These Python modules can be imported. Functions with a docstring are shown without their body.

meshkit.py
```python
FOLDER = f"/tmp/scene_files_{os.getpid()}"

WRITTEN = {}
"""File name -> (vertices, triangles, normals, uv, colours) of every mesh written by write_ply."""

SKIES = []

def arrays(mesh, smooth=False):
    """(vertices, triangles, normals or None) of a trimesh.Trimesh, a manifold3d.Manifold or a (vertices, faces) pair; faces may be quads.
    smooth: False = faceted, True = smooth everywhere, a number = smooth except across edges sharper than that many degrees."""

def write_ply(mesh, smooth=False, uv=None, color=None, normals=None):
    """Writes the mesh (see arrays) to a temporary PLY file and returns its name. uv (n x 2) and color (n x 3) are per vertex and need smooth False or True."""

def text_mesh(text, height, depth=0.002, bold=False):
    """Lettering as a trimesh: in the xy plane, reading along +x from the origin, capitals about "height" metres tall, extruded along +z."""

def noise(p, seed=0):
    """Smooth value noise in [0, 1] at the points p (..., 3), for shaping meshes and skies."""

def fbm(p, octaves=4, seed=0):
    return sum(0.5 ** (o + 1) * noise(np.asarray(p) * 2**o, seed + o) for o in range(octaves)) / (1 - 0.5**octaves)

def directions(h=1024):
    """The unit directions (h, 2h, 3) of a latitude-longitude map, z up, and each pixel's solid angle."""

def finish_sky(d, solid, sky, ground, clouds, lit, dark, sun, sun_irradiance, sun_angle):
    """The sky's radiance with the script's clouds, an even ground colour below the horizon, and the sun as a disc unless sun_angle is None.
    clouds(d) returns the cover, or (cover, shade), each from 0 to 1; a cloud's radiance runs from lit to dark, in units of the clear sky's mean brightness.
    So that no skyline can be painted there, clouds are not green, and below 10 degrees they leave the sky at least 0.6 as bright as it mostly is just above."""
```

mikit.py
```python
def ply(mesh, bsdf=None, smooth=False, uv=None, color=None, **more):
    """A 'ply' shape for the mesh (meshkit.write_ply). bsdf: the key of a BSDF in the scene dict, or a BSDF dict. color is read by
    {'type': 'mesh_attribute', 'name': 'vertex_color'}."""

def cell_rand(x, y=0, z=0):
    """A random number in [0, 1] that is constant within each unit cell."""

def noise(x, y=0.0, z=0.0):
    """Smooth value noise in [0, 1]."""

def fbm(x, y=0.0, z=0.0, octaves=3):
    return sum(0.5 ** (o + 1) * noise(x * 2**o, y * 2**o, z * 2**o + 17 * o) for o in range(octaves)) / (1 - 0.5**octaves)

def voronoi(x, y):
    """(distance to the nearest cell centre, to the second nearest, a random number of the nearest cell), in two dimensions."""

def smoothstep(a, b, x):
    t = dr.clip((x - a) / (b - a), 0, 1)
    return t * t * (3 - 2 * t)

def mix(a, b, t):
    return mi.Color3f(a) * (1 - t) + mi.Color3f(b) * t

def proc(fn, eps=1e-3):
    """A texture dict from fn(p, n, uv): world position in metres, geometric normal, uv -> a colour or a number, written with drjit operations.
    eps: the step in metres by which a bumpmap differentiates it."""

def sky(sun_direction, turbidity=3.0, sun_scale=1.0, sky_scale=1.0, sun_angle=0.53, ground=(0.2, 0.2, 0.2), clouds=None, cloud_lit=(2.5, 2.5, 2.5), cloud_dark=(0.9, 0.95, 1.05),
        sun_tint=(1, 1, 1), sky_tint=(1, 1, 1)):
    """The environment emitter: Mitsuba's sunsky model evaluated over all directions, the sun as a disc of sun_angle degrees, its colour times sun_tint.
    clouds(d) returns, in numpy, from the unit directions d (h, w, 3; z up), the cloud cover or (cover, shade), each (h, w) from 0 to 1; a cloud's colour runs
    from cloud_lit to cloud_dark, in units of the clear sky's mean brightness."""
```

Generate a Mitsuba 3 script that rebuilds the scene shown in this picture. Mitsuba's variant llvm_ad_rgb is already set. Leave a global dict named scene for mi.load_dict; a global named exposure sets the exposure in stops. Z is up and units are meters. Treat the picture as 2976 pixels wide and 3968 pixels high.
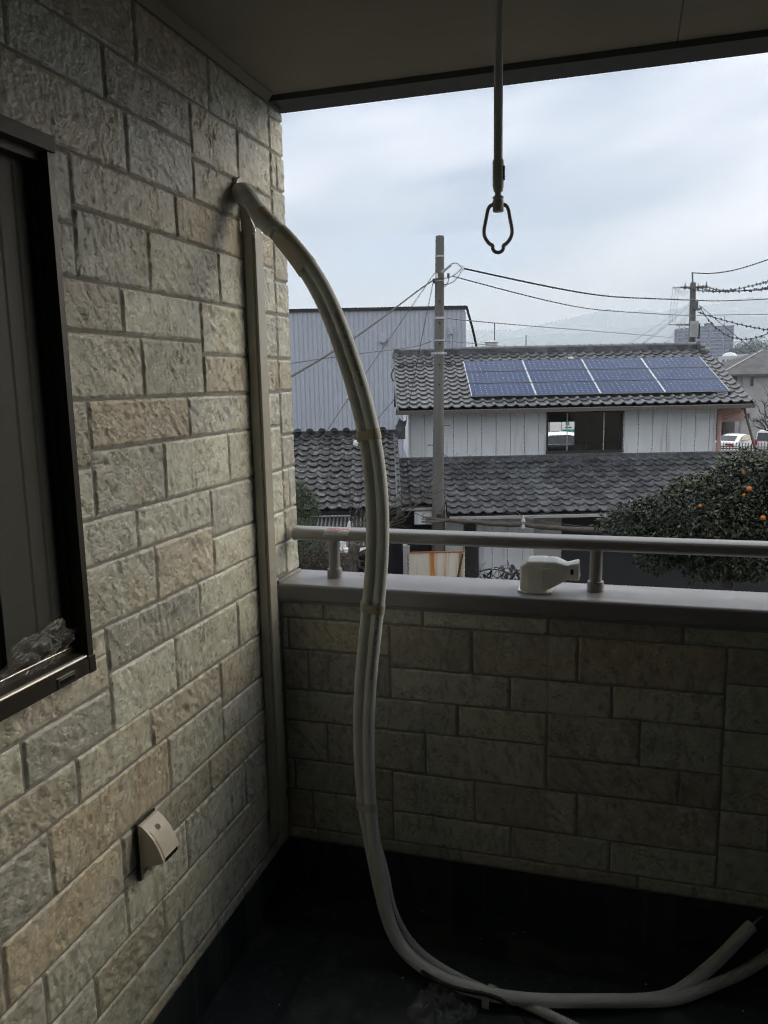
import math, random
import numpy as np, trimesh, shapely, drjit as dr, mitsuba as mi, mikit, meshkit
from shapely.geometry import Polygon, box as sbox
T4 = mi.ScalarTransform4f
scene, labels = {'type': 'scene'}, {}

# ------------------------------------------------------------------ camera, sky, exposure
YAW, PITCH, ROLL, FOC, IW, IH = 0.29161664, -0.15898699, -0.0204173, 3092.24, 2976, 3968
def camera_rows():
    cy, sy = math.cos(YAW), math.sin(YAW)
    f = np.array([-sy * math.cos(PITCH), cy * math.cos(PITCH), math.sin(PITCH)])
    r = np.array([cy, sy, 0.0]); u = np.cross(r, f)
    c, s = math.cos(ROLL), math.sin(ROLL)
    return c * r + s * u, -s * r + c * u, f
RIGHT, UP, FWD = camera_rows()
EYE = np.array([1.107, -2.427, 1.6])
scene['camera'] = {'type': 'perspective', 'fov_axis': 'x', 'fov': math.degrees(2 * math.atan(IW / 2 / FOC)), 'near_clip': 0.05, 'far_clip': 20000.0,
                   'to_world': T4().look_at(origin=EYE.tolist(), target=(EYE + FWD).tolist(), up=UP.tolist()),
                   'medium': {'type': 'ref', 'id': 'haze_air'}}
exposure = 3.2
SUN = (0.74, 0.56, 0.40)
def clouds(d):
    x, y, z = d[..., 0], d[..., 1], np.maximum(d[..., 2], 0.0)
    r = np.sqrt(x * x + y * y) + 1e-6; ax, ay = x / r, y / r
    # long soft streaks that climb to the right, over an overcast that brightens overhead and round the veiled sun
    t = z * 3.2 - 0.62 * ax
    a = np.stack([ax * 1.1 + 0.4 * z, t * 1.7, ay * 1.1], -1)
    n1 = meshkit.fbm(a + [3.1, 0.35, 0.], 4, 11); n2 = meshkit.fbm(a * [2.6, 2.4, 2.6] + 9.7, 4, 5); n3 = meshkit.fbm(a * 6.5 + 2.2, 3, 8)
    s = np.array(SUN) / np.linalg.norm(SUN); ang = np.degrees(np.arccos(np.clip(d @ s, -1, 1)))
    over = np.clip((z - 0.42) / 0.5, 0, 1)
    shade = 0.83 + 3.2 * (n1 - 0.5) + 1.0 * (n2 - 0.5) + 0.12 * (n3 - 0.5) - 0.70 * over - 0.55 * np.exp(-(ang / 30) ** 2)
    low = np.clip(1 - z / 0.17, 0, 1)
    return np.full(x.shape, 0.985), np.clip(shade * (1 - low) + (0.4 * shade + 0.50) * low, 0, 1)
scene['sky'] = mikit.sky(SUN, turbidity=5, sun_scale=0.30, sky_scale=1.0, sun_angle=38, clouds=clouds, cloud_lit=(2.45, 2.48, 2.56), cloud_dark=(0.25, 0.36, 0.60), sun_tint=(.79, .965, 1.20))

# ------------------------------------------------------------------ helpers
def ray(u, v):
    return RIGHT * ((u - IW / 2) / FOC) - UP * ((v - IH / 2) / FOC) + FWD
def at(dist, u, v):                       # the point at a horizontal distance along a line of sight
    d = ray(u, v); return EYE + d * dist / math.hypot(d[0], d[1])
def on(axis, val, u, v):
    d = ray(u, v); return EYE + d * (val - EYE[axis]) / d[axis]
def c1(x, y): return 1000 + x * .632911, 850 + y * .632911
def c2(x, y): return 1500 + x * .542495, 1250 + y * .542495
def c3(x, y): return 2200 + x * .474618, 950 + y * .474618
HA = math.radians(16.8)                   # the neighbour's house: its own frame, E along its front, N into it
HO = np.array([-3.71, 15.95, 0.0]); HE = np.array([math.cos(HA), math.sin(HA), 0]); HN = np.array([-math.sin(HA), math.cos(HA), 0])
HM = np.eye(4); HM[:3, 0] = HE; HM[:3, 1] = HN; HM[:3, 3] = HO
def HW(E, N, z): return HO + HE * E + HN * N + np.array([0, 0, z])
def hp(N, u, v):
    d = ray(u, v); t = ((HO - EYE) @ HN + N) / (d @ HN); p = EYE + d * t
    return np.array([(p - HO) @ HE, N, p[2]])
def frame(o, ex, ey, ez=None):
    m = np.eye(4); ex = np.asarray(ex, float); ey = np.asarray(ey, float)
    m[:3, 0] = ex; m[:3, 1] = ey; m[:3, 2] = np.cross(ex, ey) if ez is None else ez; m[:3, 3] = o
    return m
def mrot(axis, deg):
    return trimesh.transformations.rotation_matrix(math.radians(deg), axis)
def mtr(*p):
    m = np.eye(4); m[:3, 3] = p; return m

class MB:
    """Collects boxes, tubes and prisms; mesh() makes them one mesh."""
    def __init__(s, m=None): s.v, s.f, s.n, s.m = [], [], 0, m
    def add(s, v, f, m=None):
        v = np.asarray(v, float); f = np.asarray(f, int)
        if f.shape[1] == 4: f = np.vstack([f[:, [0, 1, 2]], f[:, [0, 2, 3]]])
        if m is not None:
            v = v @ m[:3, :3].T + m[:3, 3]
            if np.linalg.det(m[:3, :3]) < 0: f = f[:, ::-1]
        s.v.append(v); s.f.append(f + s.n); s.n += len(v); return s
    def box(s, x0, x1, y0, y1, z0, z1, m=None):
        v = [(x, y, z) for x in (x0, x1) for y in (y0, y1) for z in (z0, z1)]
        return s.add(v, [[0, 1, 3, 2], [4, 6, 7, 5], [0, 4, 5, 1], [2, 3, 7, 6], [0, 2, 6, 4], [1, 5, 7, 3]], m)
    def tm(s, t, m=None): return s.add(t.vertices, t.faces, m)
    def prism(s, poly, h, m=None):         # polygon in xy, extruded along z from 0 to h
        p = poly if hasattr(poly, 'exterior') else Polygon(poly)
        return s.tm(trimesh.creation.extrude_polygon(p, h, engine='earcut'), m)
    def tube(s, pts, r, sides=8, m=None, cap=True):
        p = np.asarray(pts, float); k = len(p); r = np.broadcast_to(r, (k,))
        t = np.gradient(p, axis=0); t /= np.linalg.norm(t, axis=1, keepdims=True) + 1e-12
        a = np.cross(t[0], [0, 0, 1.0] if abs(t[0][2]) < .9 else [1.0, 0, 0]); A = []
        for i in range(k):
            a = a - t[i] * (a @ t[i]); a /= np.linalg.norm(a); A.append(a)
        A = np.array(A); B = np.cross(t, A); g = np.arange(sides) * 2 * np.pi / sides
        v = p[:, None] + r[:, None, None] * (np.cos(g)[None, :, None] * A[:, None] + np.sin(g)[None, :, None] * B[:, None])
        i, j = np.meshgrid(np.arange(k - 1), np.arange(sides), indexing='ij')
        f = np.stack([i * sides + j, i * sides + (j + 1) % sides, (i + 1) * sides + (j + 1) % sides, (i + 1) * sides + j], -1).reshape(-1, 4)
        f = np.vstack([f[:, [0, 1, 2]], f[:, [0, 2, 3]]]); v = v.reshape(-1, 3)
        if cap:
            v = np.vstack([v, p[:1], p[-1:]]); q = np.arange(sides); e = (k - 1) * sides
            f = np.vstack([f, np.stack([q * 0 + k * sides, (q + 1) % sides, q], 1), np.stack([q * 0 + k * sides + 1, e + q, e + (q + 1) % sides], 1)])
        return s.add(v, f, m)
    def cyl(s, a, b, r, r2=None, sides=16, m=None): return s.tube([a, b], [r, r if r2 is None else r2], sides, m)
    def lathe(s, prof, m=None, sides=24):  # (radius, z) pairs, from below to above
        prof = np.array(prof, float); k = len(prof); g = np.arange(sides) * 2 * np.pi / sides
        v = np.stack([prof[:, :1] * np.cos(g), prof[:, :1] * np.sin(g), np.repeat(prof[:, 1:], sides, 1)], -1).reshape(-1, 3)
        i, j = np.meshgrid(np.arange(k - 1), np.arange(sides), indexing='ij')
        f = np.stack([i * sides + j, i * sides + (j + 1) % sides, (i + 1) * sides + (j + 1) % sides, (i + 1) * sides + j], -1).reshape(-1, 4)
        return s.add(v, f, m)
    def mesh(s):
        v = np.vstack(s.v)
        if s.m is not None: v = v @ s.m[:3, :3].T + s.m[:3, 3]
        return trimesh.Trimesh(v, np.vstack(s.f), process=False)

def numbered(k):
    if k not in labels and k not in scene and not any(q.startswith(k + '__') for q in scene): return k
    i = 1
    while f'{k}_{i:03d}' in scene or f'{k}_{i:03d}' in labels: i += 1
    return f'{k}_{i:03d}'
COUNT = {}
def partkey(k):
    i = COUNT.get(k, 0); COUNT[k] = i + 1
    return k if i == 0 else f'{k}_{i:03d}'
def tag(k, label=None, cat=None, group=None, kind=None):
    d = {}
    if label: d['label'] = label
    if cat: d['category'] = cat
    if group: d['group'] = group
    if kind: d['kind'] = kind
    if d: labels[k] = d
    return k
def put(k, mb, bsdf, smooth=False, **kw):
    scene[k] = mikit.ply(mb.mesh() if isinstance(mb, MB) else mb, bsdf, smooth=smooth, **kw); return k
def part(parent, name, mb, bsdf, smooth=False, label=None, kind=None, **kw):
    k = partkey(parent + '__' + name); put(k, mb, bsdf, smooth, **kw)
    if label or kind: tag(k, label, None, None, kind)
    return k
def thing(name, label, cat, group=None, kind=None):
    return tag(numbered(name), label, cat, group, kind)
def whole(name, mb, bsdf, label, cat, group=None, kind=None, smooth=False):
    k = thing(name, label, cat, group, kind); return put(k, mb, bsdf, smooth)
def struct(name, mb, bsdf, smooth=False):
    labels[name] = {'kind': 'structure'}; return put(name, mb, bsdf, smooth)
def place(k, shape, m):
    scene[k] = {**shape, 'to_world': T4(np.asarray(m).tolist())}; return k
def sag(a, b, drop, n=24):
    a, b = np.asarray(a, float), np.asarray(b, float); t = np.linspace(0, 1, n)[:, None]
    p = a * (1 - t) + b * t; p[:, 2] -= 4 * drop * t[:, 0] * (1 - t[:, 0]); return p
def spline(pts, n):
    from scipy.interpolate import CubicSpline
    p = np.asarray(pts, float); s = np.concatenate([[0], np.cumsum(np.linalg.norm(np.diff(p, axis=0), axis=1) ** .7)])
    return CubicSpline(s, p)(np.linspace(0, s[-1], n))
def resample(p, step):
    s = np.concatenate([[0], np.cumsum(np.linalg.norm(np.diff(p, axis=0), axis=1))]); k = max(2, int(s[-1] / step) + 1)
    q = np.linspace(0, s[-1], k); return np.stack([np.interp(q, s, p[:, i]) for i in range(3)], 1)

# ------------------------------------------------------------------ materials
def mat(name, color, rough=.6, spec=.5, metal=0., two=True, bump=None, scale=1., **kw):
    c = mikit.proc(color) if callable(color) else ({'type': 'rgb', 'value': list(color)} if not isinstance(color, dict) else color)
    b = {'type': 'principled', 'base_color': c, 'roughness': mikit.proc(rough) if callable(rough) else rough, 'specular': spec, 'metallic': metal, **kw}
    if bump is not None: b = {'type': 'bumpmap', 'tex': mikit.proc(bump[0], bump[1]), 'scale': scale, 'bsdf': b}
    scene[name] = {'type': 'twosided', 'bsdf': b} if two else b
    return name
nz, fb, mx, ss = mikit.noise, mikit.fbm, mikit.mix, mikit.smoothstep
def mottled(a, b, s, lo=.35, hi=.65):
    return lambda p, n, uv: mx(a, b, ss(lo, hi, fb(p.x * s, p.y * s, p.z * s)))
scene['stone'] = {'type': 'twosided', 'bsdf': {'type': 'bumpmap', 'scale': .0036, 'tex': mikit.proc(lambda p, n, uv: fb(p.x * 210, p.y * 210, p.z * 210, 3), 7e-4),
    'bsdf': {'type': 'blendbsdf', 'weight': mikit.proc(lambda p, n, uv: ss(.56, .68, fb(p.x * 140, p.y * 140 + p.z * 34, p.z * 118, 3)) * (.06 + .46 * ss(.38, .68, fb(p.x * 17, p.y * 17, p.z * 17)))),
             'a': {'type': 'principled', 'base_color': {'type': 'mesh_attribute', 'name': 'vertex_color'}, 'roughness': .29, 'specular': .75},
             'b': {'type': 'principled', 'base_color': {'type': 'rgb', 'value': [.17, .155, .115]}, 'roughness': .5, 'specular': .4}}}}
mat('grout', mottled((.225, .222, .215), (.27, .265, .255), 30), .7, .3)
mat('cap_metal', lambda p, n, uv: mx(mx((.205, .20, .21), (.255, .25, .257), fb(p.x * 9, p.y * 9, p.z * 9)), (.33, .32, .31), ss(.55, .75, fb(p.x * 5 + 3, p.y * 22, p.z * 5, 4)) * .6), lambda p, n, uv: .30 + .16 * fb(p.x * 40, p.y * 40, p.z * 40), .5)
mat('rail_metal', (.28, .275, .27), .32, .5, .25)
mat('ceiling_board', mottled((.29, .283, .245), (.32, .312, .27), 3), .75, .3)
mat('fascia', (.085, .09, .105), .5, .4)
mat('duct_plastic', (.36, .345, .295), .22, .6)
mat('foam_hose', mottled((.61, .64, .63), (.66, .69, .68), 12), .6, .35)
mat('tape', (.50, .475, .385), .5, .4)
mat('white_plastic', (.82, .82, .77), .22, .5)
mat('beige_plastic', (.52, .495, .43), .25, .5)
mat('black_plastic', (.02, .02, .02), .4, .5)
mat('hook_grey', (.64, .65, .65), .42, .5)
mat('copper', (.42, .34, .28), .4, .5, .8)
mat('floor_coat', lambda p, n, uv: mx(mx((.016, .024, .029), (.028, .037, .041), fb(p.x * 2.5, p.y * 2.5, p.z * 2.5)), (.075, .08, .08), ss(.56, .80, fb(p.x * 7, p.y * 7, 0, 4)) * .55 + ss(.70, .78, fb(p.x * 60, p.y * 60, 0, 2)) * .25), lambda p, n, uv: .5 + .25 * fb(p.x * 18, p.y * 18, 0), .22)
mat('bronze_frame', (.058, .052, .048), .34, .5, .4)
mat('sash_grey', (.065, .070, .062), .5, .4)
mat('steel', (.62, .60, .57), .22, .5, 1.)
mat('plain_siding', (.20, .20, .188), .7, .3)
mat('chip', (.55, .53, .48), .7, .3)
mat('green_plastic', (.03, .42, .16), .35, .5)
mat('dark_room', (.03, .03, .03), .8, .2)
scene['pane_glass'] = {'type': 'thindielectric', 'int_ior': 1.5}
scene['film'] = {'type': 'twosided', 'bsdf': {'type': 'principled', 'base_color': {'type': 'rgb', 'value': [.8, .8, .8]}, 'roughness': .15, 'specular': .6}}
scene['clear_film'] = {'type': 'blendbsdf', 'weight': .07, 'a': {'type': 'thindielectric', 'int_ior': 1.5}, 'b': {'type': 'ref', 'id': 'film'}}
# --- beyond the balcony
mat('tile_silver', lambda p, n, uv: mx(mx((.066, .069, .073), (.12, .124, .13), ss(.3, .7, fb(p.x * 3.1, p.y * 3.1, p.z * 3.1))), (.055, .055, .05), ss(.56, .74, fb(p.x * 9 + 4, p.y * 9, p.z * 9)) * .75),
    lambda p, n, uv: .28 + .22 * fb(p.x * 6, p.y * 6, p.z * 6), .8)
mat('tile_grey', lambda p, n, uv: mx(mx((.040, .042, .045), (.105, .11, .116), ss(.35, .7, fb(p.x * 4.4, p.y * 4.4, p.z * 4.4))), (.04, .04, .038), ss(.5, .72, fb(p.x * 8 + 4, p.y * 8, p.z * 8)) * .8),
    lambda p, n, uv: .32 + .22 * fb(p.x * 6, p.y * 6, p.z * 6), .7)
mat('tile_mossy', lambda p, n, uv: mx((.030, .031, .031), (.11, .113, .115), ss(.45, .72, fb(p.x * 9, p.y * 9, p.z * 9, 4))), .55, .4)
mat('tile_dark', mottled((.035, .036, .038), (.09, .093, .096), 7), .5, .4)
mat('roof_under', (.02, .02, .02), .8, .2)
mat('panel_white', lambda p, n, uv: mx(mx((.60, .62, .63), (.70, .72, .73), fb(p.x * 2, p.y * 2, p.z * 1.2)), (.42, .43, .42), ss(.56, .82, fb(p.x * 9, p.y * 9, p.z * .7, 4)) * .7), .55, .4)
mat('trim_brown', (.10, .085, .075), .5, .4)
mat('trim_grey', (.33, .32, .31), .5, .4)
mat('pipe_pink', (.42, .27, .23), .5, .4)
mat('window_frame', (.03, .027, .025), .45, .4)
mat('alu', (.45, .45, .44), .4, .5, .5)
mat('pole_concrete', lambda p, n, uv: mx((.10, .097, .09), (.15, .147, .137), fb(p.x * 9, p.y * 9, p.z * 1.4)), .8, .3)
mat('cable', (.015, .015, .016), .5, .4)
mat('wire_grey', (.10, .10, .105), .5, .4)
mat('galvanised', (.40, .41, .42), .45, .5, .4)
mat('porcelain', (.70, .70, .68), .25, .5)
mat('shed_steel', lambda p, n, uv: mx((.36, .39, .45), (.41, .44, .49), fb(p.x * .8, p.y * .8, p.z * .35)), .5, .4)
def lean_tone(p, n, uv):                  # tone follows the corrugation: darkest in the valleys, paler towards the crests
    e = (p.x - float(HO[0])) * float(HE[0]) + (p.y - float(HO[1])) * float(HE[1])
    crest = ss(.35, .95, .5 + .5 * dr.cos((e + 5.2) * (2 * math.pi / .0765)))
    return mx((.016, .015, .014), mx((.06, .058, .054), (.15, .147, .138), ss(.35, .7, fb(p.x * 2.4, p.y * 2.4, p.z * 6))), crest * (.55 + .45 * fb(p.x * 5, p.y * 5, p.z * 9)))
mat('corrugated_grey', lean_tone, .6, .4)
def rust_streaks(p, n, uv):
    e = (p.x - float(HO[0])) * float(HE[0]) + (p.y - float(HO[1])) * float(HE[1]); u = (e + .19) / 1.13
    w = u + .015 * (nz(p.z * 5, e * 9) - .5)
    run = ss(.34, .40, w) * ss(.53, .45, w) * .95 + ss(.60, .63, w) * ss(.70, .66, w) * .5 + ss(.86, .90, w) * ss(.97, .93, w) * .7 + ss(.02, .0, w) * .6
    fine = ss(.30, .62, fb(e * 42, 3.3, p.z * 1.1))
    return mx(mx((.62, .60, .53), (.50, .44, .33), fb(e * 6, 0., p.z * 2) * .7), (.44, .17, .035), dr.clip(run * (.35 + .9 * fine) + ss(.68, .8, fb(e * 30, 1., p.z * .7)) * .4, 0, 1))
mat('rust_sheet', rust_streaks, .6, .4)
mat('rust', (.26, .10, .04), .8, .3)
mat('log_wood', lambda p, n, uv: mx((.045, .04, .033), (.115, .10, .085), fb(p.x * 14, p.y * 14, p.z * 14)), .9, .2)
mat('bark', lambda p, n, uv: mx((.05, .045, .038), (.11, .10, .085), fb(p.x * 20, p.y * 20, p.z * 8)), .9, .2)
mat('twig', (.055, .048, .04), .9, .2)
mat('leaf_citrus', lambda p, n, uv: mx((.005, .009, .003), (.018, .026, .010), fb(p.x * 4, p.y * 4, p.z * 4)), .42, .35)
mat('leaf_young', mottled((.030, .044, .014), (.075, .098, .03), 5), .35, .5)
mat('leaf_shrub', lambda p, n, uv: mx((.018, .032, .012), (.045, .065, .028), fb(p.x * 6, p.y * 6, p.z * 6)), .5, .4)
mat('leaf_dry', lambda p, n, uv: mx((.025, .023, .016), (.07, .06, .045), fb(p.x * 9, p.y * 9, p.z * 9)), .6, .3)
mat('orange_peel', lambda p, n, uv: mx((.46, .135, .011), (.38, .085, .008), fb(p.x * 20, p.y * 20, p.z * 20)), .4, .5)
mat('car_white', (.74, .75, .76), .22, .5, 0, clearcoat=.6)
mat('car_glass', (.03, .035, .04), .08, .6)
mat('tyre', (.02, .02, .02), .8, .2)
mat('lamp_red', (.40, .02, .02), .2, .5)
mat('render_grey', mottled((.36, .35, .34), (.42, .41, .39), 1.2), .8, .2)
mat('slate_roof', mottled((.045, .045, .05), (.075, .075, .08), 2.0), .6, .4)
mat('fence_iron', (.015, .015, .016), .5, .4)
mat('fence_block', (.42, .28, .25), .7, .3)
mat('tower_wall', (.045, .036, .085), .7, .2)
mat('tower_light', (.14, .125, .21), .7, .2)
mat('tower_dark', (.05, .045, .07), .5, .3)
mat('far_wall', (.45, .46, .47), .8, .2)
mat('asphalt', mottled((.055, .055, .055), (.085, .083, .08), .5), .85, .2)
mat('soil', mottled((.05, .045, .035), (.09, .08, .06), 3.), .95, .1)
mat('hill_forest', mottled((.035, .05, .045), (.05, .065, .055), .004), .95, .1)
mat('sign_white', (.72, .73, .72), .5, .4)
mat('sign_green', (.02, .30, .20), .5, .4)
mat('letters_dark', (.05, .06, .06), .6, .3)
mat('sticker_red', (.62, .06, .10), .5, .4)
mat('paint_red', (.50, .05, .05), .5, .4)
mat('black_gloss', (.012, .012, .013), .3, .5)
CELL = (1.495, .69)
def cells(p, n, uv):                      # wafers with clipped corners and fine busbars, printed on the panel's back sheet
    u, v = uv.x * 12, uv.y * 6
    fu, fv = u - dr.floor(u), v - dr.floor(v)
    au, av = dr.abs(fu - .5), dr.abs(fv - .5)
    gap = dr.maximum(ss(.475, .49, au) * .45, ss(.475, .49, av) * .25)
    corner = ss(.86, .90, au + av)
    bus = ss(.06, .03, dr.abs(av - .2)) * .12
    cell = mx((.021, .042, .102), (.027, .051, .122), mikit.cell_rand(dr.floor(u), dr.floor(v), dr.floor(p.x * .7)) * .6 + fb(p.x * 2, p.y * 2, p.z * 2) * .4)
    return mx(mx(cell, (.05, .09, .26), dr.maximum(gap, bus)), (.55, .60, .70), corner)
mat('solar_cells', cells, .12, .10)

# ================================================================== THE BALCONY
# ------------------------------------------------------------------ large structure
FZ = -.17                                  # the floor lies lower than the stones: a coated upstand runs round its edge
mb = MB()
mb.box(-.3, 5.75, -3.3, .0, -.40, FZ)
mb.box(-.2, .0008, -3.3, -.0009, FZ - .1, .0035); mb.box(-.2, 5.75, -.0008, .10, FZ - .1, .0035)
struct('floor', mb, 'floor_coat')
mb = MB()                                  # the shallow rise inside the gutter that runs along the walls
b = [(.20, -3.2), (5.45, -3.2), (5.45, -.20), (.20, -.20)]; t_ = [(.23, -3.16), (5.41, -3.16), (5.41, -.23), (.23, -.23)]
mb.add([(*q, FZ + .001) for q in b] + [(*q, FZ + .012) for q in t_], [[0, 1, 5, 4], [1, 2, 6, 5], [2, 3, 7, 6], [3, 0, 4, 7], [4, 5, 6, 7]])
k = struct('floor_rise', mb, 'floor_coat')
mb = MB(); mb.box(-.3, 1.222, -3.3, .083, 2.515, 2.60); mb.box(1.225, 5.75, -3.3, .083, 2.515, 2.60); mb.box(1.2, 1.25, -3.3, .083, 2.519, 2.59)
struct('ceiling', mb, 'ceiling_board')
whole('eave_beam', MB().box(-.02, 5.9, .0835, .21, 2.500, 2.78).box(-.02, 5.9, .0835, .096, 2.497, 2.515), 'fascia', 'dark grey eave beam along the outer edge of the balcony ceiling', 'beam')
mb = MB(); mb.prism([(0, 2.489), (.004, 2.489), (.022, 2.508), (.022, 2.5145), (0, 2.5145)], 3.26, frame((0, -3.2, 0), (1, 0, 0), (0, 0, 1), (0, 1, 0)))
whole('ceiling_moulding', mb, 'ceiling_board', 'narrow moulding where the stone wall meets the ceiling', 'moulding')
WY0, WY1, WZ0, WZ1 = -2.55, -1.055, 1.02, 2.07      # the window's opening
mb = MB()
for y0, y1, z0, z1 in ((-3.3, WY0, -4.4, 2.6), (WY1, .165, -4.4, 2.6), (WY0, WY1, -4.4, WZ0), (WY0, WY1, WZ1, 2.6)):
    mb.box(-.18, -.0023, y0, y1, z0, z1)
put(thing('house_wall', 'tall wall of rough cream stone blocks on the left of the balcony', 'wall'), mb, 'grout'); LW = 'house_wall'
mb = MB(); mb.box(-.0025, 5.9, .0027, .170, -4.4, .892)
put(thing('parapet_wall', 'low wall of shaded stone blocks under the metal coping', 'wall'), mb, 'grout'); PW = 'parapet_wall'
whole('back_wall', MB().box(-.3, 5.75, -3.4, -3.3, -.2, 2.6), 'plain_siding', 'plain beige wall closing the balcony behind the viewer', 'wall')
whole('side_wall', MB().box(5.6, 5.75, -3.3, .004, -.2, 2.514), 'plain_siding', 'plain beige wall at the far right end of the balcony', 'wall')
whole('dark_interior', MB().box(-1.6, -1.5, -3.2, -.2, .4, 2.5).box(-1.5, -.19, -.3, -.2, .4, 2.5).box(-1.5, -.19, -3.2, -3.1, .4, 2.5).box(-1.5, -.19, -3.1, -.3, .4, .5).box(-1.5, -.19, -3.1, -.3, 2.4, 2.5),
      'dark_room', 'unlit room behind the sliding window', 'room')

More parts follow.
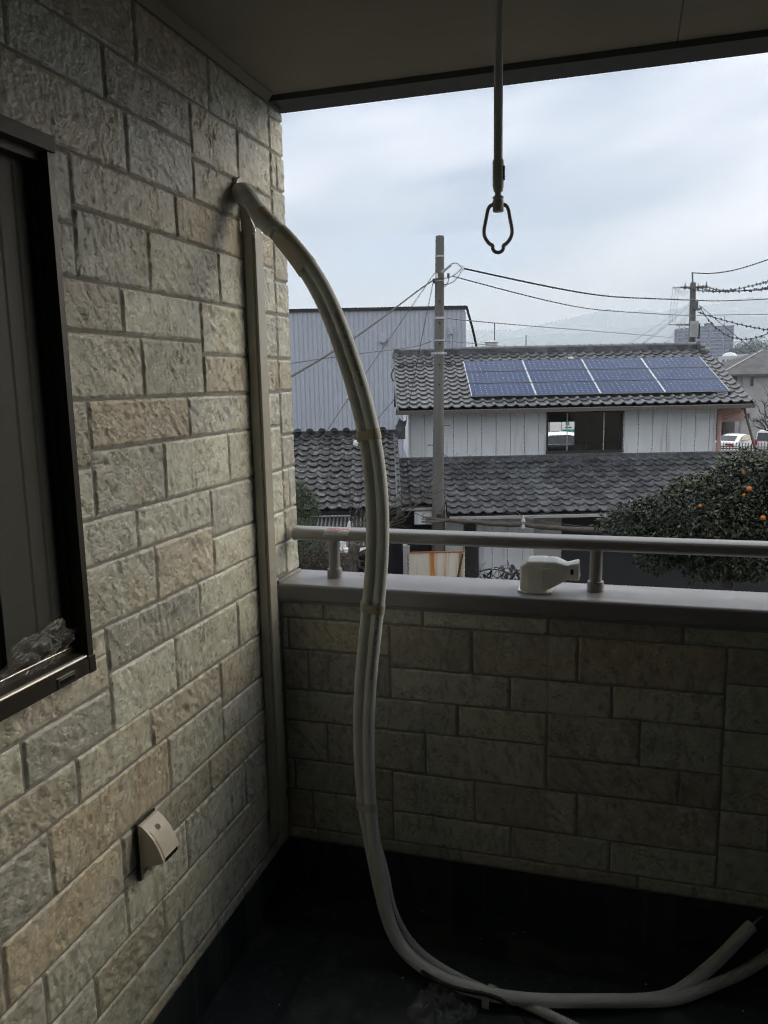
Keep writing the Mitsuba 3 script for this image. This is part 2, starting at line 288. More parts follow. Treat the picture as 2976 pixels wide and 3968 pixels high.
# ------------------------------------------------------------------ the stones
PAL = [((.53, .52, .42), (.44, .43, .34)), ((.52, .43, .29), (.44, .36, .25)), ((.45, .43, .36), (.36, .35, .30)), ((.51, .445, .33), (.44, .375, .27)),
       ((.58, .57, .47), (.49, .48, .36)), ((.44, .39, .30), (.35, .31, .23)), ((.50, .49, .42), (.42, .40, .33)), ((.53, .51, .40), (.46, .43, .32))]
PAL = [tuple(tuple(1.13 * (.78 * c + .22 * q) * w for c, q, w in zip(s, (.475, .475, .42), (.962, 1.0, 1.055))) for s in pr) for pr in PAL]
def stone(a0, a1, b0, b1, seed, step=.0041, flat='', proud=.0019, sunk=-.0022, rough=1.0, pal=None):
    rg = np.random.default_rng(seed); w, h = a1 - a0, b1 - b0
    na, nb = max(4, int(w / step)), max(4, int(h / step))
    A, B = np.meshgrid(np.linspace(0, w, na + 1), np.linspace(0, h, nb + 1), indexing='ij')
    off = rg.uniform(0, 90, 3)
    P = np.stack([A + off[0], B + off[1], A * 0 + off[2]], -1)
    ang = math.radians(rg.uniform(35, 100)); c, s = math.cos(ang), math.sin(ang)
    along, across = A * c - B * s, A * s + B * c
    Q = np.stack([along / .026 + off[0], across / .0095 + off[1], A * 0 + off[2]], -1)
    n1 = meshkit.fbm(Q, 4, seed); n0 = meshkit.fbm(P / .075, 3, seed + 7); n2 = meshkit.fbm(P / .016, 3, seed + 3)
    t = n1 * 5.2; terr = np.floor(t) + np.clip((t - np.floor(t) - .45) / .4, 0, 1); terr /= 5.2
    calm = np.clip((meshkit.fbm(P / .06 + 31, 2, seed + 9) - .36) / .16, .12, 1)
    H = proud + rough * ((terr - .5) * .0092 * calm + (n0 - .5) * .0035 + (n2 - .5) * .0058)
    e = np.minimum(np.minimum(A + (9 if 'l' in flat else 0), w - A + (9 if 'r' in flat else 0)), np.minimum(B, h - B))
    chip = .0014 + .0040 * np.clip((meshkit.fbm(P / .022 + 11, 3, seed + 5) - .48) * 3, 0, 1)
    k = np.clip(e / chip, 0, 1) ** .6
    H = sunk * (1 - k) + H * k
    jit = .0022 * (meshkit.fbm(P / .03 + 5, 3, seed + 2) - .5) * 2
    edge = (e < step * .6)
    A2 = A + np.where(edge, jit, 0); B2 = B + np.where(edge, -jit, 0)
    pa, pb = PAL[pal if pal is not None else rg.integers(len(PAL))]; pc = np.array(PAL[rg.integers(len(PAL))][0])
    m1 = np.clip((meshkit.fbm(P / .035 + 3, 4, seed + 21) - .36) / .28, 0, 1)[..., None]
    m2 = np.clip((meshkit.fbm(P / .05 + 8, 3, seed + 22) - .52) / .16, 0, 1)[..., None] * .65
    sp = np.clip((meshkit.fbm(Q * [.9, .8, 1] + 17, 4, seed + 23) - .55) / .13, 0, 1)[..., None]
    lt = np.clip((meshkit.fbm(P / .009 + 40, 2, seed + 24) - .62) / .1, 0, 1)[..., None]
    C = np.array(pa) * (1 - m1) + np.array(pb) * m1
    C = C * (1 - m2) + np.array(pc) * m2
    C = C * (1 - .29 * sp) * (1 + .22 * lt); C = C * rg.uniform(.84, 1.08)
    v = np.stack([a0 + A2, b0 + B2, H], -1).reshape(-1, 3)
    i, j = np.meshgrid(np.arange(na), np.arange(nb), indexing='ij'); q = nb + 1
    f = np.stack([i * q + j, (i + 1) * q + j, (i + 1) * q + j + 1, i * q + j + 1], -1).reshape(-1, 4)
    return v, np.vstack([f[:, [0, 1, 2]], f[:, [0, 2, 3]]]), np.clip(C, 0, .8).reshape(-1, 3)
def add_stone(parent, side, a0, a1, b0, b1, seed, **kw):
    if a1 - a0 < .012 or b1 - b0 < .012: return
    v, f, c = stone(a0, a1, b0, b1, seed, **kw)
    w = np.stack([v[:, 2], v[:, 0], v[:, 1]], 1) if side == 'left' else np.stack([v[:, 0], -v[:, 2], v[:, 1]], 1)
    k = partkey(parent + '__stone')
    scene[k] = mikit.ply(trimesh.Trimesh(w, f, process=False), 'stone', smooth=True, color=c)
G = .0032                                   # half a joint
def course(parent, side, a0, a1, rows, holes, seed, **kw):
    """One panel of courses, queued: rows = [(bottom, top, [joints])]; holes = rectangles (a0,a1,b0,b1) left out."""
    for r, (b0, b1, js) in enumerate(rows):
        xs = [a0] + [j for j in js if a0 < j < a1] + [a1]
        for i, (x0, x1) in enumerate(zip(xs, xs[1:])):
            QUEUE.append([parent, side, x0, x1, b0, b1, holes, seed + r * 13 + i * 5, dict(kw), ''])
QUEUE = []
def fuse(bound, keep=lambda z: False, seam=False):
    """Where two panels' courses meet level, the stone runs on across the panel joint (or shows only a hairline there)."""
    for p in [q for q in QUEUE if abs(q[3] - bound) < 1e-6]:
        for q in [q for q in QUEUE if abs(q[2] - bound) < 1e-6 and q[0] == p[0]]:
            if abs(p[4] - q[4]) < .024 and abs(p[5] - q[5]) < .024 and not keep((p[4] + p[5]) / 2):
                if seam: p[9] += 'r'; q[9] += 'l'; q[4], q[5] = p[4], p[5]; q[8]['pal'] = p[8]['pal'] = p[7] % 8
                else: p[3] = q[3]; QUEUE.remove(q)
def flush():
    for parent, side, x0, x1, b0, b1, holes, seed, kw, flat in QUEUE:
        rect = sbox(x0 + (.0007 if 'l' in flat else G), b0 + G, x1 - (.0007 if 'r' in flat else G), b1 - G); h = None
        for hh in holes:
            if rect.intersects(sbox(hh[0], hh[2], hh[1], hh[3])): rect = rect.difference(sbox(hh[0], hh[2], hh[1], hh[3])); h = hh
        if rect.is_empty: continue
        for g in getattr(rect, 'geoms', [rect]):
            q0, q1, q2, q3 = g.bounds
            if abs(g.area - (q2 - q0) * (q3 - q1)) < 1e-7: add_stone(parent, side, q0, q2, q1, q3, seed, flat=flat, **kw)
            else:                            # an L round the window's corner: two pieces butted
                for a, b_, c, d in ((q0, q1, q2, min(q3, WZ0 - .012)), (WY1 + .016, max(q1, WZ0 - .0115), q2, q3)) if q1 < WZ0 else ((q0, max(q1, WZ1 + .012), q2, q3), (WY1 + .016, q1, q2, min(q3, WZ1 + .0115))):
                    if c - a > .012 and d - b_ > .012: add_stone(parent, side, a, c, b_, d, seed, flat=flat, **kw)
    QUEUE.clear()
def rows_of(zs, js):
    return [(z0, z1, j) for z0, z1, j in zip(zs, zs[1:], js)]
WIN = [(-9, WY1 + .0105, WZ0 - .0065, WZ1 + .0105)]
# panel nearest the corner-but-one: courses repeat every 0.513
mid = [.006, .050, .189, .297, .447, .557, .709, .812, .961, 1.072, 1.217, 1.320, 1.469, 1.579, 1.723, 1.833, 1.978, 2.089, 2.231, 2.347, 2.489]
midj = [[-.528], [-.725], [-.796], [-.665], [-.526]] + [[-.728], [-.794], [-.664], [-.526], [-.727], [-.796], [-.661], [-.527], [-.729], [-.796], [-.671], [-.535], [-.733], [-.804], [-.673]]
course(LW, 'left', -.945, -.435, rows_of(mid, midj), WIN, 1000)
rgt = [.006, .060, .165, .291, .447, .555, .670, .811, .962, 1.070, 1.179, 1.320, 1.469, 1.581, 1.690, 1.833, 1.980, 2.090, 2.199, 2.348, 2.489]
rgtj = [[-.10], [-.166], [], [-.314], []] + [[], [-.166], [-.31], [], [], [-.166], [-.314], [], [], [-.166], [-.319], [], [], [-.166], [-.325]]
course(LW, 'left', -.435, .0, rows_of(rgt[:9], rgtj[:8]), [], 3000)
course(LW, 'left', -.435, .0665, rows_of(rgt[9:] if False else rgt[8:], rgtj[8:]), [(-.001, .2, -1, .951)], 3300)
lft = [.006, .047, .188, .298, .422, .560, .712, .820, .928, 1.072, 1.217, 1.320, 1.434, 1.579, 1.723, 1.833, 1.941, 2.089, 2.229, 2.346, 2.489]
lftj = [[], [], [-1.078], [-1.229], [-1.329]] + [[-1.179], [-1.078], [-1.229], [-1.31]] + [[-1.18], [-1.08], [-1.229], [-1.33]] * 2 + [[-1.18], [-1.097], [-1.25]]
course(LW, 'left', -1.455, -.945, rows_of(lft, lftj), WIN, 5000)
for q in range(3):
    course(LW, 'left', -1.455 - .51 * (q + 1), -1.455 - .51 * q, rows_of(lft[:9] + lft[17:], [[] if not j else [j[0] - .51 * (q + 1)] for j in lftj[:8] + lftj[16:]]), [(-9, WY1, WZ0 - .1, WZ1 + .019)], 6000 + q * 300, step=.012)
fuse(-.435); fuse(-.945)
out_ = [.951, 1.070, 1.182, 1.322, 1.435, 1.582, 1.690, 1.834, 1.944, 2.090, 2.235, 2.347, 2.455, 2.489]
outj = [[], [], [.121], [], [], [], [], [], [], [], [.115], [], []]
course(LW, 'left', .0685, .1795, rows_of(out_, outj), [], 8000, rough=.8)
# the parapet's panels
def pcourse(a0, a1, zs, js, seed): course(PW, 'front', a0, a1, rows_of(zs, js), [], seed, rough=.62, proud=.0022)
pa_ = [.006, .050, .194, .308, .451, .564, .709, .820, .884]
pcourse(.004, .3885, pa_, [[.11], [.095], [.031], [.157], [], [.096], [.027], [.158]], 11000)
pb_ = [.006, .050, .160, .305, .455, .562, .673, .820, .884]
pcourse(.3885, .9025, pb_, [[.622], [.790], [.671], [.506], [.617], [.785], [.665], [.503]], 12000)
fuse(.3885)
pc_ = [.006, .050, .158, .307, .420, .568, .674, .820, .884]
pcourse(.9025, 1.418, pc_, [[1.189], [1.103], [.999], [1.300], [1.183], [1.098], [.993], [1.296]], 13000)
fuse(.9025, lambda z: z > .83 or .41 < z < .57, True)
for q in range(3):
    course(PW, 'front', 1.418 + .513 * q, 1.931 + .513 * q, rows_of(pa_, [[x + 1.025 + .513 * q + .03 * q for x in j] for j in [[.61], [.6], [.53], [.66], [], [.6], [.53], [.66]]]), [], 14000 + 300 * q, rough=.62, proud=.0022, step=.009)
fuse(1.418); flush()

# ------------------------------------------------------------------ coping and handrail
def rprofile(pts, r, fine=6):
    return Polygon(pts).buffer(-r).buffer(r, quad_segs=fine)
prof = Polygon([(-.026, .884), (.196, .884), (.196, .944), (-.026, .944)]).buffer(-.011).buffer(.011, quad_segs=6).union(sbox(-.020, .882, .19, .90)).union(sbox(-.0235, .9055, .19, .915))
YZ = frame((0, 0, 0), (0, 1, 0), (0, 0, 1), (1, 0, 0))
k = thing('coping', 'grey brown metal coping with a rounded front edge on the parapet', 'coping')
put(k, MB(YZ @ mtr(0, 0, .0045)).prism(prof, 1.92), 'cap_metal', 40)
put(k + '__coping_length', MB(YZ @ mtr(0, 0, 1.927)).prism(prof, 3.9), 'cap_metal', 40)
put(k + '__lower_flashing', MB().box(.0045, 5.8, -.0165, -.004, .876, .8835), 'cap_metal')
put(k + '__corner_sealant', MB().tube([(.006, -.02, .947), (.006, .09, .948), (.006, .17, .947)], .006, 8), 'grout', 40)
hr = thing('handrail', 'grey aluminium handrail with an oval bar above the coping', 'handrail')
g = np.linspace(0, 2 * math.pi, 36, endpoint=False)
oval = Polygon(np.stack([.098 + .036 * np.sign(np.cos(g)) * np.abs(np.cos(g)) ** .8, 1.0965 + .0235 * np.sign(np.sin(g)) * np.abs(np.sin(g)) ** .8], 1))
put(hr, MB(YZ @ mtr(0, 0, .034)).prism(oval, 5.8), 'rail_metal', 40)
put(hr + '__end_cap', MB(YZ @ mtr(0, 0, .026)).prism(oval.buffer(.0012), .0075), 'trim_grey', 40)
for x in (.166, 1.038, 1.92, 2.80):
    pk = part(hr, 'post', MB().cyl((x, .102, .945), (x, .102, 1.082), .0195, sides=28), 'rail_metal', 40)
    put(pk + '__collar', MB().lathe([(0, .9445), (.0265, .9445), (.0265, .966), (.0245, .975), (.0195, .9765)], mtr(x, .102, 0), 28), 'rail_metal', 40)
# warning sticker wrapped on the bar
lab = thing('warning_sticker', 'small white and red warning sticker on the left end of the handrail', 'sticker')
def on_oval(th, x, out): c, s = math.cos(th), math.sin(th); return (x, .098 + (.036 + out) * math.copysign(abs(c) ** .8, c), 1.0965 + (.0235 + out) * math.copysign(abs(s) ** .8, s))
def patch(x0, x1, t0, t1, out, n=8, skew=.008):
    v = []
    for i in range(n + 1):
        th = t0 + (t1 - t0) * i / n; sk = skew * (i / n)
        v += [on_oval(th, x0 + sk, out), on_oval(th, x1 + sk, out)]
    f = [[2 * i, 2 * i + 2, 2 * i + 3, 2 * i + 1] for i in range(n)]
    return MB().add(v, f)
put(lab, patch(.142, .231, math.radians(176), math.radians(112), .0009), 'sign_white', True)
put(lab + '__red_heading', patch(.150, .229, math.radians(124), math.radians(115), .0014, 3, .002), 'sticker_red')
tx = MB(); rg = random.Random(4)
for i, th in enumerate((168, 160, 151, 142, 134)):
    x = .146 + .0012 * i
    while x < .215 - (rg.random() * .03 if i else 0):
        w = rg.uniform(.003, .010); m = patch(x, x + w, math.radians(th), math.radians(th - 2.6), .0013, 1, 0).mesh(); tx.tm(m); x += w + .0016
put(lab + '__small_print', tx, 'letters_dark')

# ------------------------------------------------------------------ vertical duct on the wall
dk = thing('wall_duct', 'tall beige slimline duct running down the stone wall by the corner', 'duct')
XY = np.eye(4)
dprof = Polygon([(.003, -.164), (.0365, -.164), (.0365, -.099), (.003, -.099)]).buffer(-.006).buffer(.006, quad_segs=6)
put(dk, MB(mtr(0, 0, .118)).prism(dprof, 1.945), 'duct_plastic', 30)
cov = Polygon([(.0366, -.1625), (.0440, -.1625), (.0440, -.109), (.0366, -.109)]).buffer(-.003).buffer(.003, quad_segs=5)
put(dk + '__cover', MB(mtr(0, 0, .112)).prism(cov, 1.925), 'duct_plastic', 30)
# opened elbow at the top: two slanting cheeks, a back plate and two screws
mb = MB()
for y in (-.166, -.1015):
    mb.prism([(.002, 2.045), (.040, 2.045), (.040, 2.068), (.006, 2.165), (.002, 2.165)], .0035, frame((0, y, 0), (1, 0, 0), (0, 0, 1), (0, 1, 0)))
mb.prism([(.002, 2.16), (.040, 2.066), (.043, 2.069), (.006, 2.163)], .012, frame((0, -.166, 0), (1, 0, 0), (0, 0, 1), (0, 1, 0)))
mb.prism([(.0385, 2.03), (.0425, 2.03), (.0425, 2.070), (.0385, 2.070)], .055, frame((0, -.160, 0), (1, 0, 0), (0, 0, 1), (0, 1, 0)))
put(dk + '__elbow_base', mb, 'duct_plastic')
for y in (-.158, -.112):
    part(dk, 'screw', MB().lathe([(0, 0), (.0045, 0), (.004, .0022), (0, .003)], frame((.0425, y, 2.058), (0, 1, 0), (0, 0, 1), (1, 0, 0)), 14), 'steel', 40)
put(thing('sleeve_cap', 'round beige sleeve ring on the wall above the duct', 'cap'), MB().lathe([(0, 0), (.036, 0), (.036, .006), (.033, .010), (.026, .011), (0, .011)], frame((.005, -.178, 2.172), (0, 1, 0), (0, 0, 1), (1, 0, 0)), 32), 'duct_plastic', 40)

# ------------------------------------------------------------------ bundle of insulated pipes
def px(u, v, y): return on(1, y, u, v)
Dk = 2976 / 1659
path = [np.array((.010, -.190, 2.158)), np.array((.045, -.212, 2.150))]
for u, v, y in ((560, 462, -.225), (600, 502, -.24), (640, 548, -.255), (680, 605, -.27), (720, 690, -.285), (752, 775, -.295), (778, 860, -.30), (797, 945, -.305), (811, 1045, -.305), (815, 1140, -.30), (812, 1230, -.295),
                (803, 1330, -.285), (793, 1430, -.275), (786, 1530, -.27), (786, 1640, -.265), (793, 1745, -.265), (806, 1840, -.27), (826, 1935, -.285)):
    path.append(px(u * Dk, v * Dk, y))
for u, v, y in ((850, 2012, -.30), (882, 2066, -.325)): path.append(px(u * Dk, v * Dk, y))
for u, v in ((935, 2105), (985, 2128), (1075, 2150), (1175, 2166), (1275, 2166), (1375, 2142)):
    path.append(on(2, FZ + .032, u * Dk, v * Dk))
path = resample(spline(path, 900), .0034)
def ribbed(path, offs, r, sides=44, pitch=.0068, amp=.0019):
    """A foam tube with an embossed grid of small pillows."""
    p = path + offs; k = len(p); t = np.gradient(p, axis=0); t /= np.linalg.norm(t, axis=1, keepdims=True)
    a = np.array([0, 1.0, 0]); A = []
    for i in range(k):
        a = a - t[i] * (a @ t[i]); a /= np.linalg.norm(a); A.append(a)
    A = np.array(A); B = np.cross(t, A); g = np.arange(sides) * 2 * np.pi / sides
    s = np.concatenate([[0], np.cumsum(np.linalg.norm(np.diff(p, axis=0), axis=1))])
    n = max(4, round(2 * math.pi * r / pitch))
    R = r + amp * (np.sqrt(np.abs(np.sin(math.pi * s / pitch)))[:, None] * np.sqrt(np.abs(np.sin(n * g / 2)))[None] - .6)
    v = p[:, None] + R[..., None] * (np.cos(g)[None, :, None] * A[:, None] + np.sin(g)[None, :, None] * B[:, None])
    i, j = np.meshgrid(np.arange(k - 1), np.arange(sides), indexing='ij')
    f = np.stack([i * sides + j, i * sides + (j + 1) % sides, (i + 1) * sides + (j + 1) % sides, (i + 1) * sides + j], -1).reshape(-1, 4)
    e = (k - 1) * sides; q = np.arange(sides)
    m = MB().add(v.reshape(-1, 3), f); m.add(np.vstack([v[0], p[:1]]), np.stack([(q + 1) % sides, q, q * 0 + sides], 1)); m.add(np.vstack([v[-1], p[-1:]]), np.stack([q, (q + 1) % sides, q * 0 + sides], 1))
    return m
def pair_offsets(path, half):
    k = len(path); half = np.interp(np.linspace(0, 1, k), [0, .05, .13], [half * .5, half * .62, half])[:, None]; t = np.gradient(path, axis=0); t /= np.linalg.norm(t, axis=1, keepdims=True)
    s = np.linspace(0, 1, k); view = path - EYE; view /= np.linalg.norm(view, axis=1, keepdims=True)
    side = np.cross(t, view); side /= np.linalg.norm(side, axis=1, keepdims=True); back = np.cross(side, t)
    back *= np.sign((back * view).sum(1))[:, None]; side *= np.sign(side[:, :1] + 1e-9) if False else 1
    # the twist of the two pipes round each other along the bundle
    key = [0, .10, .25, .40, .55, .62, .68, .75, 1.0]; deg = [40, 38, 28, 12, 18, 40, 62, 80, 84]
    a = np.radians(np.interp(s, key, deg))
    return half * (-np.cos(a)[:, None] * side + np.sin(a)[:, None] * back)
offs = pair_offsets(path, .0162)
low = lambda p: np.stack([p[:, 0], p[:, 1], np.maximum(p[:, 2], FZ + .0285)], 1)
left_p, right_p = low(path + offs), low(path - offs)
hb = thing('pipe_bundle', 'pair of white foam insulated pipes arching from the wall to the floor', 'pipe')
right_end = resample(spline(np.vstack([right_p[::60], [on(2, FZ + .03 + q[2], (1900 + q[0] * .6486), (2900 + q[1] * .6486)) for q in ((1060, 1480, 0), (1210, 1390, .012), (1380, 1245, .045), (1500, 1120, .08), (1562, 1058, .10))]]), 900), .0034)
left_end = resample(spline(np.vstack([left_p[::60], [on(2, FZ + .03, (1900 + q[0] * .6486), (2900 + q[1] * .6486)) for q in ((1090, 1500), (1270, 1440), (1440, 1370), (1640, 1255), (1900, 1030))]]), 900), .0034)
ka = part(hb, 'insulated_pipe', ribbed(right_end, 0, .0180), 'foam_hose', True)
kb = part(hb, 'insulated_pipe', ribbed(left_end, 0, .0162), 'foam_hose', True)
d = right_end[-1] - right_end[-8]; d /= np.linalg.norm(d)
put(ka + '__copper_stub', MB().tube([right_end[-1] - d * .01, right_end[-1] + d * .035, right_end[-1] + d * .048], [.0042, .0042, .003], 12), 'copper', 40)
# printing along the right-hand pipe
tm_ = MB(); ctr = (path - offs); s_arc = np.concatenate([[0], np.cumsum(np.linalg.norm(np.diff(ctr, axis=0), axis=1))])
def print_along(text, s0, h, out=.0186, turn=0.0):
    t = meshkit.text_mesh(text, h, .0006); v = t.vertices.copy(); s = s0 + v[:, 0]
    c = np.stack([np.interp(s, s_arc, ctr[:, i]) for i in range(3)], 1)
    tt = np.gradient(ctr, axis=0); tt /= np.linalg.norm(tt, axis=1, keepdims=True); tt = np.stack([np.interp(s, s_arc, tt[:, i]) for i in range(3)], 1)
    look_ = EYE - c; look_ -= tt * (look_ * tt).sum(1)[:, None]; look_ /= np.linalg.norm(look_, axis=1, keepdims=True)
    sd = np.cross(look_, tt); ang = (v[:, 1] - h / 2) / out + turn
    r = out + .0010 + v[:, 2]
    return trimesh.Trimesh(c + r[:, None] * (np.cos(ang)[:, None] * look_ + np.sin(ang)[:, None] * sd), t.faces, process=False)
put(ka + '__printing', print_along('ODA 6 TH-8E THERMO FOAM TH-8A', .53, .0085), 'letters_dark')
put(ka + '__printing_001', print_along('ODA THB-R2-P20 0.8T 12.7 X 1.0T (LDPE)', 1.36, .0085), 'letters_dark')
# tape round the bundle
def tape_band(i0, i1, name='tape_band', extra=.0024, hw=None):
    seg = path[i0:i1]; o = offs[i0:i1]; v = []; S = 28; g = np.arange(S) * 2 * np.pi / S
    t = np.gradient(seg, axis=0); t /= np.linalg.norm(t, axis=1, keepdims=True)
    for c, off, tt in zip(seg[::4], o[::4], t[::4]):
        u = off / np.linalg.norm(off); w = np.cross(tt, u); w /= np.linalg.norm(w); h = np.linalg.norm(off)
        rr = .0182 + extra
        v.append(c + np.outer(np.sign(np.cos(g)) * h * np.clip(np.abs(np.cos(g)) * 3, 0, 1) + rr * np.cos(g), u) + np.outer(rr * np.sin(g), w))
    v = np.array(v); k = len(v); i, j = np.meshgrid(np.arange(k - 1), np.arange(S), indexing='ij')
    f = np.stack([i * S + j, i * S + (j + 1) % S, (i + 1) * S + (j + 1) % S, (i + 1) * S + j], -1).reshape(-1, 4)
    part(hb, name, MB().add(v.reshape(-1, 3), f), 'tape', 50)
def near(u, v):
    q = np.array([(IW / 2 + FOC * ((p - EYE) @ RIGHT) / ((p - EYE) @ FWD), IH / 2 - FOC * ((p - EYE) @ UP) / ((p - EYE) @ FWD)) for p in path[::4]])
    return int(np.argmin(np.hypot(q[:, 0] - u * Dk, q[:, 1] - v * Dk))) * 4
for (u0, v0), (u1, v1) in (((556, 462), (592, 494)), ((604, 512), (668, 590)), ((795, 928), (799, 945)), ((806, 1305), (805, 1321)), ((792, 1733), (795, 1752))):
    tape_band(near(u0, v0), max(near(u0, v0) + 9, near(u1, v1)), extra=.0022 if v0 > 430 else .0006)
n_ = near(596, 498); wp = path[:n_ + 1:4]
wp = np.vstack([wp[:1] - (.004, 0, -.002), wp]); wr = np.full(len(wp), .0262); wr[0] = .018; wr[1:] += .0008 * np.sin(np.arange(len(wp) - 1) * .9)
part(hb, 'wrapped_elbow', MB().tube(wp, wr, 28), 'foam_hose', 50)
# corrugated drain hose and flat black cable that leave the bundle near the floor
def kp(x, y, z): return on(2, FZ + z, 1000 + x / 1.659, 2700 + y / 1.659)
def lp(x, y, z): return on(2, FZ + z, 1900 + x * .6486, 2900 + y * .6486)
def ky(x, y, Y): return on(1, Y, 1000 + x / 1.659, 2700 + y / 1.659)
dp = resample(spline([path[near(806, 1840)] + (.004, .03, 0), path[near(826, 1935)] + (.01, .03, -.005), ky(868, 1375, -.255), ky(940, 1520, -.265), ky(1060, 1660, -.285), kp(1220, 1770, .02), kp(1390, 1858, .02), kp(1500, 1905, .035), kp(1600, 1940, .04), lp(90, 1480, .036), lp(250, 1545, .03), lp(430, 1630, .022), lp(600, 1720, .02)], 500), .0013)
s = np.arange(len(dp)) * .0013
whole('drain_hose', MB().tube(dp, .0132 + .0016 * np.sign(np.sin(2 * math.pi * s / .0072)) * np.abs(np.sin(2 * math.pi * s / .0072)) ** .5, 20), 'foam_hose', 'ribbed grey drain hose lying beside the pipes on the floor', 'hose', smooth=60)
cp = resample(spline([path[near(815, 1880)] + (.012, .012, 0), ky(865, 1390, -.275), ky(930, 1560, -.30), ky(1000, 1690, -.325), kp(1110, 1805, .062), kp(1250, 1868, .062), kp(1400, 1902, .060), kp(1500, 1925, .056), kp(1600, 1975, .035), lp(130, 1570, .012), lp(240, 1660, .012), lp(330, 1760, .012)], 300), .006)
whole('black_cable', MB().tube(cp, .0062, 12), 'black_plastic', 'flat black cable running along the pipe bundle on the floor', 'cable', smooth=50)
c = kp(1485, 1928, .030)
tb = MB(); dirn = kp(1560, 1955, .03) - kp(1420, 1900, .03); dirn /= np.linalg.norm(dirn); sd = np.cross(dirn, [0, 0, 1.0]); g = np.arange(28) * 2 * np.pi / 28
v = np.array([c + dirn * q + np.outer(.036 * np.cos(g), sd) + np.outer(.029 * np.sin(g), [0, 0, 1]) for q in (-.008, .014)])
i, j = np.meshgrid([0], np.arange(28), indexing='ij'); f = np.stack([j, (j + 1) % 28, 28 + (j + 1) % 28, 28 + j], -1).reshape(-1, 4)
whole('tape_loop', tb.add(v.reshape(-1, 3), f), 'tape', 'loop of tan tape holding pipes, hose and cable together on the floor', 'tape')

# ------------------------------------------------------------------ crumpled clear bags, chips
def crumple(cx, cy, r, h, seed, n=46, flat=1.0, ex=(1, 0, 0), ey=(0, 1, 0), up=(0, 0, 1)):
    g = np.linspace(-1, 1, n); X, Y = np.meshgrid(g, g, indexing='ij'); P = np.stack([X * 2.2, Y * 2.2, X * 0 + seed], -1)
    a = meshkit.noise(P * 1.6, seed); b_ = meshkit.noise(P * 3.1 + 7, seed + 1); c_ = meshkit.noise(P * 6 + 3, seed + 2)
    Z = h * np.clip(1 - (X ** 2 + Y ** 2) * .9, 0, 1) ** .6 * (.25 + .9 * np.abs(2 * a - 1) + .45 * np.abs(2 * b_ - 1) + .2 * np.abs(2 * c_ - 1))
    w = 1 + .35 * (meshkit.noise(P * .9 + 20, seed + 4) - .5) * 2
    V = np.array(cx)[None, None] + (X * w * r)[..., None] * np.array(ex) + (Y * w * r * flat)[..., None] * np.array(ey) + (Z + .002)[..., None] * np.array(up)
    i, j = np.meshgrid(np.arange(n - 1), np.arange(n - 1), indexing='ij')
    f = np.stack([i * n + j, (i + 1) * n + j, (i + 1) * n + j + 1, i * n + j + 1], -1).reshape(-1, 4)
    keep = ((X ** 2 + Y ** 2) < 1.0 + .25 * (a - .5))[:-1, :-1].ravel()
    vv = V.reshape(-1, 3); return MB().add(vv, f[keep])
whole('clear_bag', crumple(kp(1190, 2010, .013), 0, .088, .042, 5), 'clear_film', 'crumpled clear plastic bag on the dark floor beside the pipes', 'bag', smooth=True)
rg = random.Random(9); mb = MB()
for x, y in ((250, 1235), (210, 1270), (300, 1275), (252, 1312), (296, 1310), (1052, 1382), (930, 1806), (136, 1980), (1640, 1520), (1430, 1555)):
    c = kp(x, y, .0125); a = rg.uniform(0, 3); w, h = rg.uniform(.0015, .004), rg.uniform(.001, .0018)
    mb.add([c + (w * math.cos(a + q) * (1 if i % 2 else 1.8), w * math.sin(a + q), h * (i == 1)) for i, q in enumerate((0, 1.6, 3.1, 4.7))], [[0, 1, 2, 3]])
for x, y in ((200, 1100), (135, 1107), (930, 1410), (470, 1500), (1510, 1570)):
    c = lp(x, y, .0125); a = rg.uniform(0, 3); mb.add([c + (.003 * math.cos(a + q), .003 * math.sin(a + q), .0012 * (i == 1)) for i, q in enumerate((0, 1.6, 3.1, 4.7))], [[0, 1, 2, 3]])
whole('paint_chips', mb, 'chip', 'scattered pale paint chips on the dark balcony floor', 'debris', kind='stuff')
mb = MB()
for x, y, w in ((1195, 378, .0022), (1330, 430, .0052), (645, 485, .002), (320, 487, .006), (880, 436, .0022), (455, 436, .0015), (1150, 525, .0018), (850, 380, .0014)):
    c = on(2, .9448, 1000 + x / 3.318, 2100 + y / 3.318); a = rg.uniform(0, 1)
    mb.add([c + (w * math.cos(a + q), .4 * w * math.sin(a + q), .0012 * (i == 1)) for i, q in enumerate((0, 1.6, 3.1, 4.7))], [[0, 1, 2, 3]])
whole('coping_debris', mb, 'bark', 'specks of dead leaf and grit on the metal coping', 'debris', kind='stuff')

# ------------------------------------------------------------------ hanging laundry pole
lp_ = thing('laundry_hanger', 'grey pole with a ring hook hanging from the balcony ceiling', 'laundry hanger')
HX, HY = .8035, -.40
put(lp_, MB().cyl((HX, HY, 2.125), (HX, HY, 2.515), .0108, sides=24), 'hook_grey', 40)
put(lp_ + '__ceiling_plate', MB().lathe([(0, 2.5145), (.024, 2.5145), (.026, 2.508), (.02, 2.50), (.0108, 2.497)][::-1], mtr(HX, HY, 0), 28), 'white_plastic', 40)
put(lp_ + '__grip_sleeve', MB().lathe([(0, 2.054), (.0105, 2.054), (.0115, 2.058), (.0133, 2.066), (.0138, 2.075), (.0136, 2.112), (.0138, 2.121), (.0132, 2.126), (.0108, 2.1275)], mtr(HX, HY, 0), 28), 'hook_grey', 40)
put(lp_ + '__release_button', MB().box(-.002, .004, -.0045, .0045, 2.080, 2.112, mtr(HX + .0122, HY, 0)), 'black_plastic')
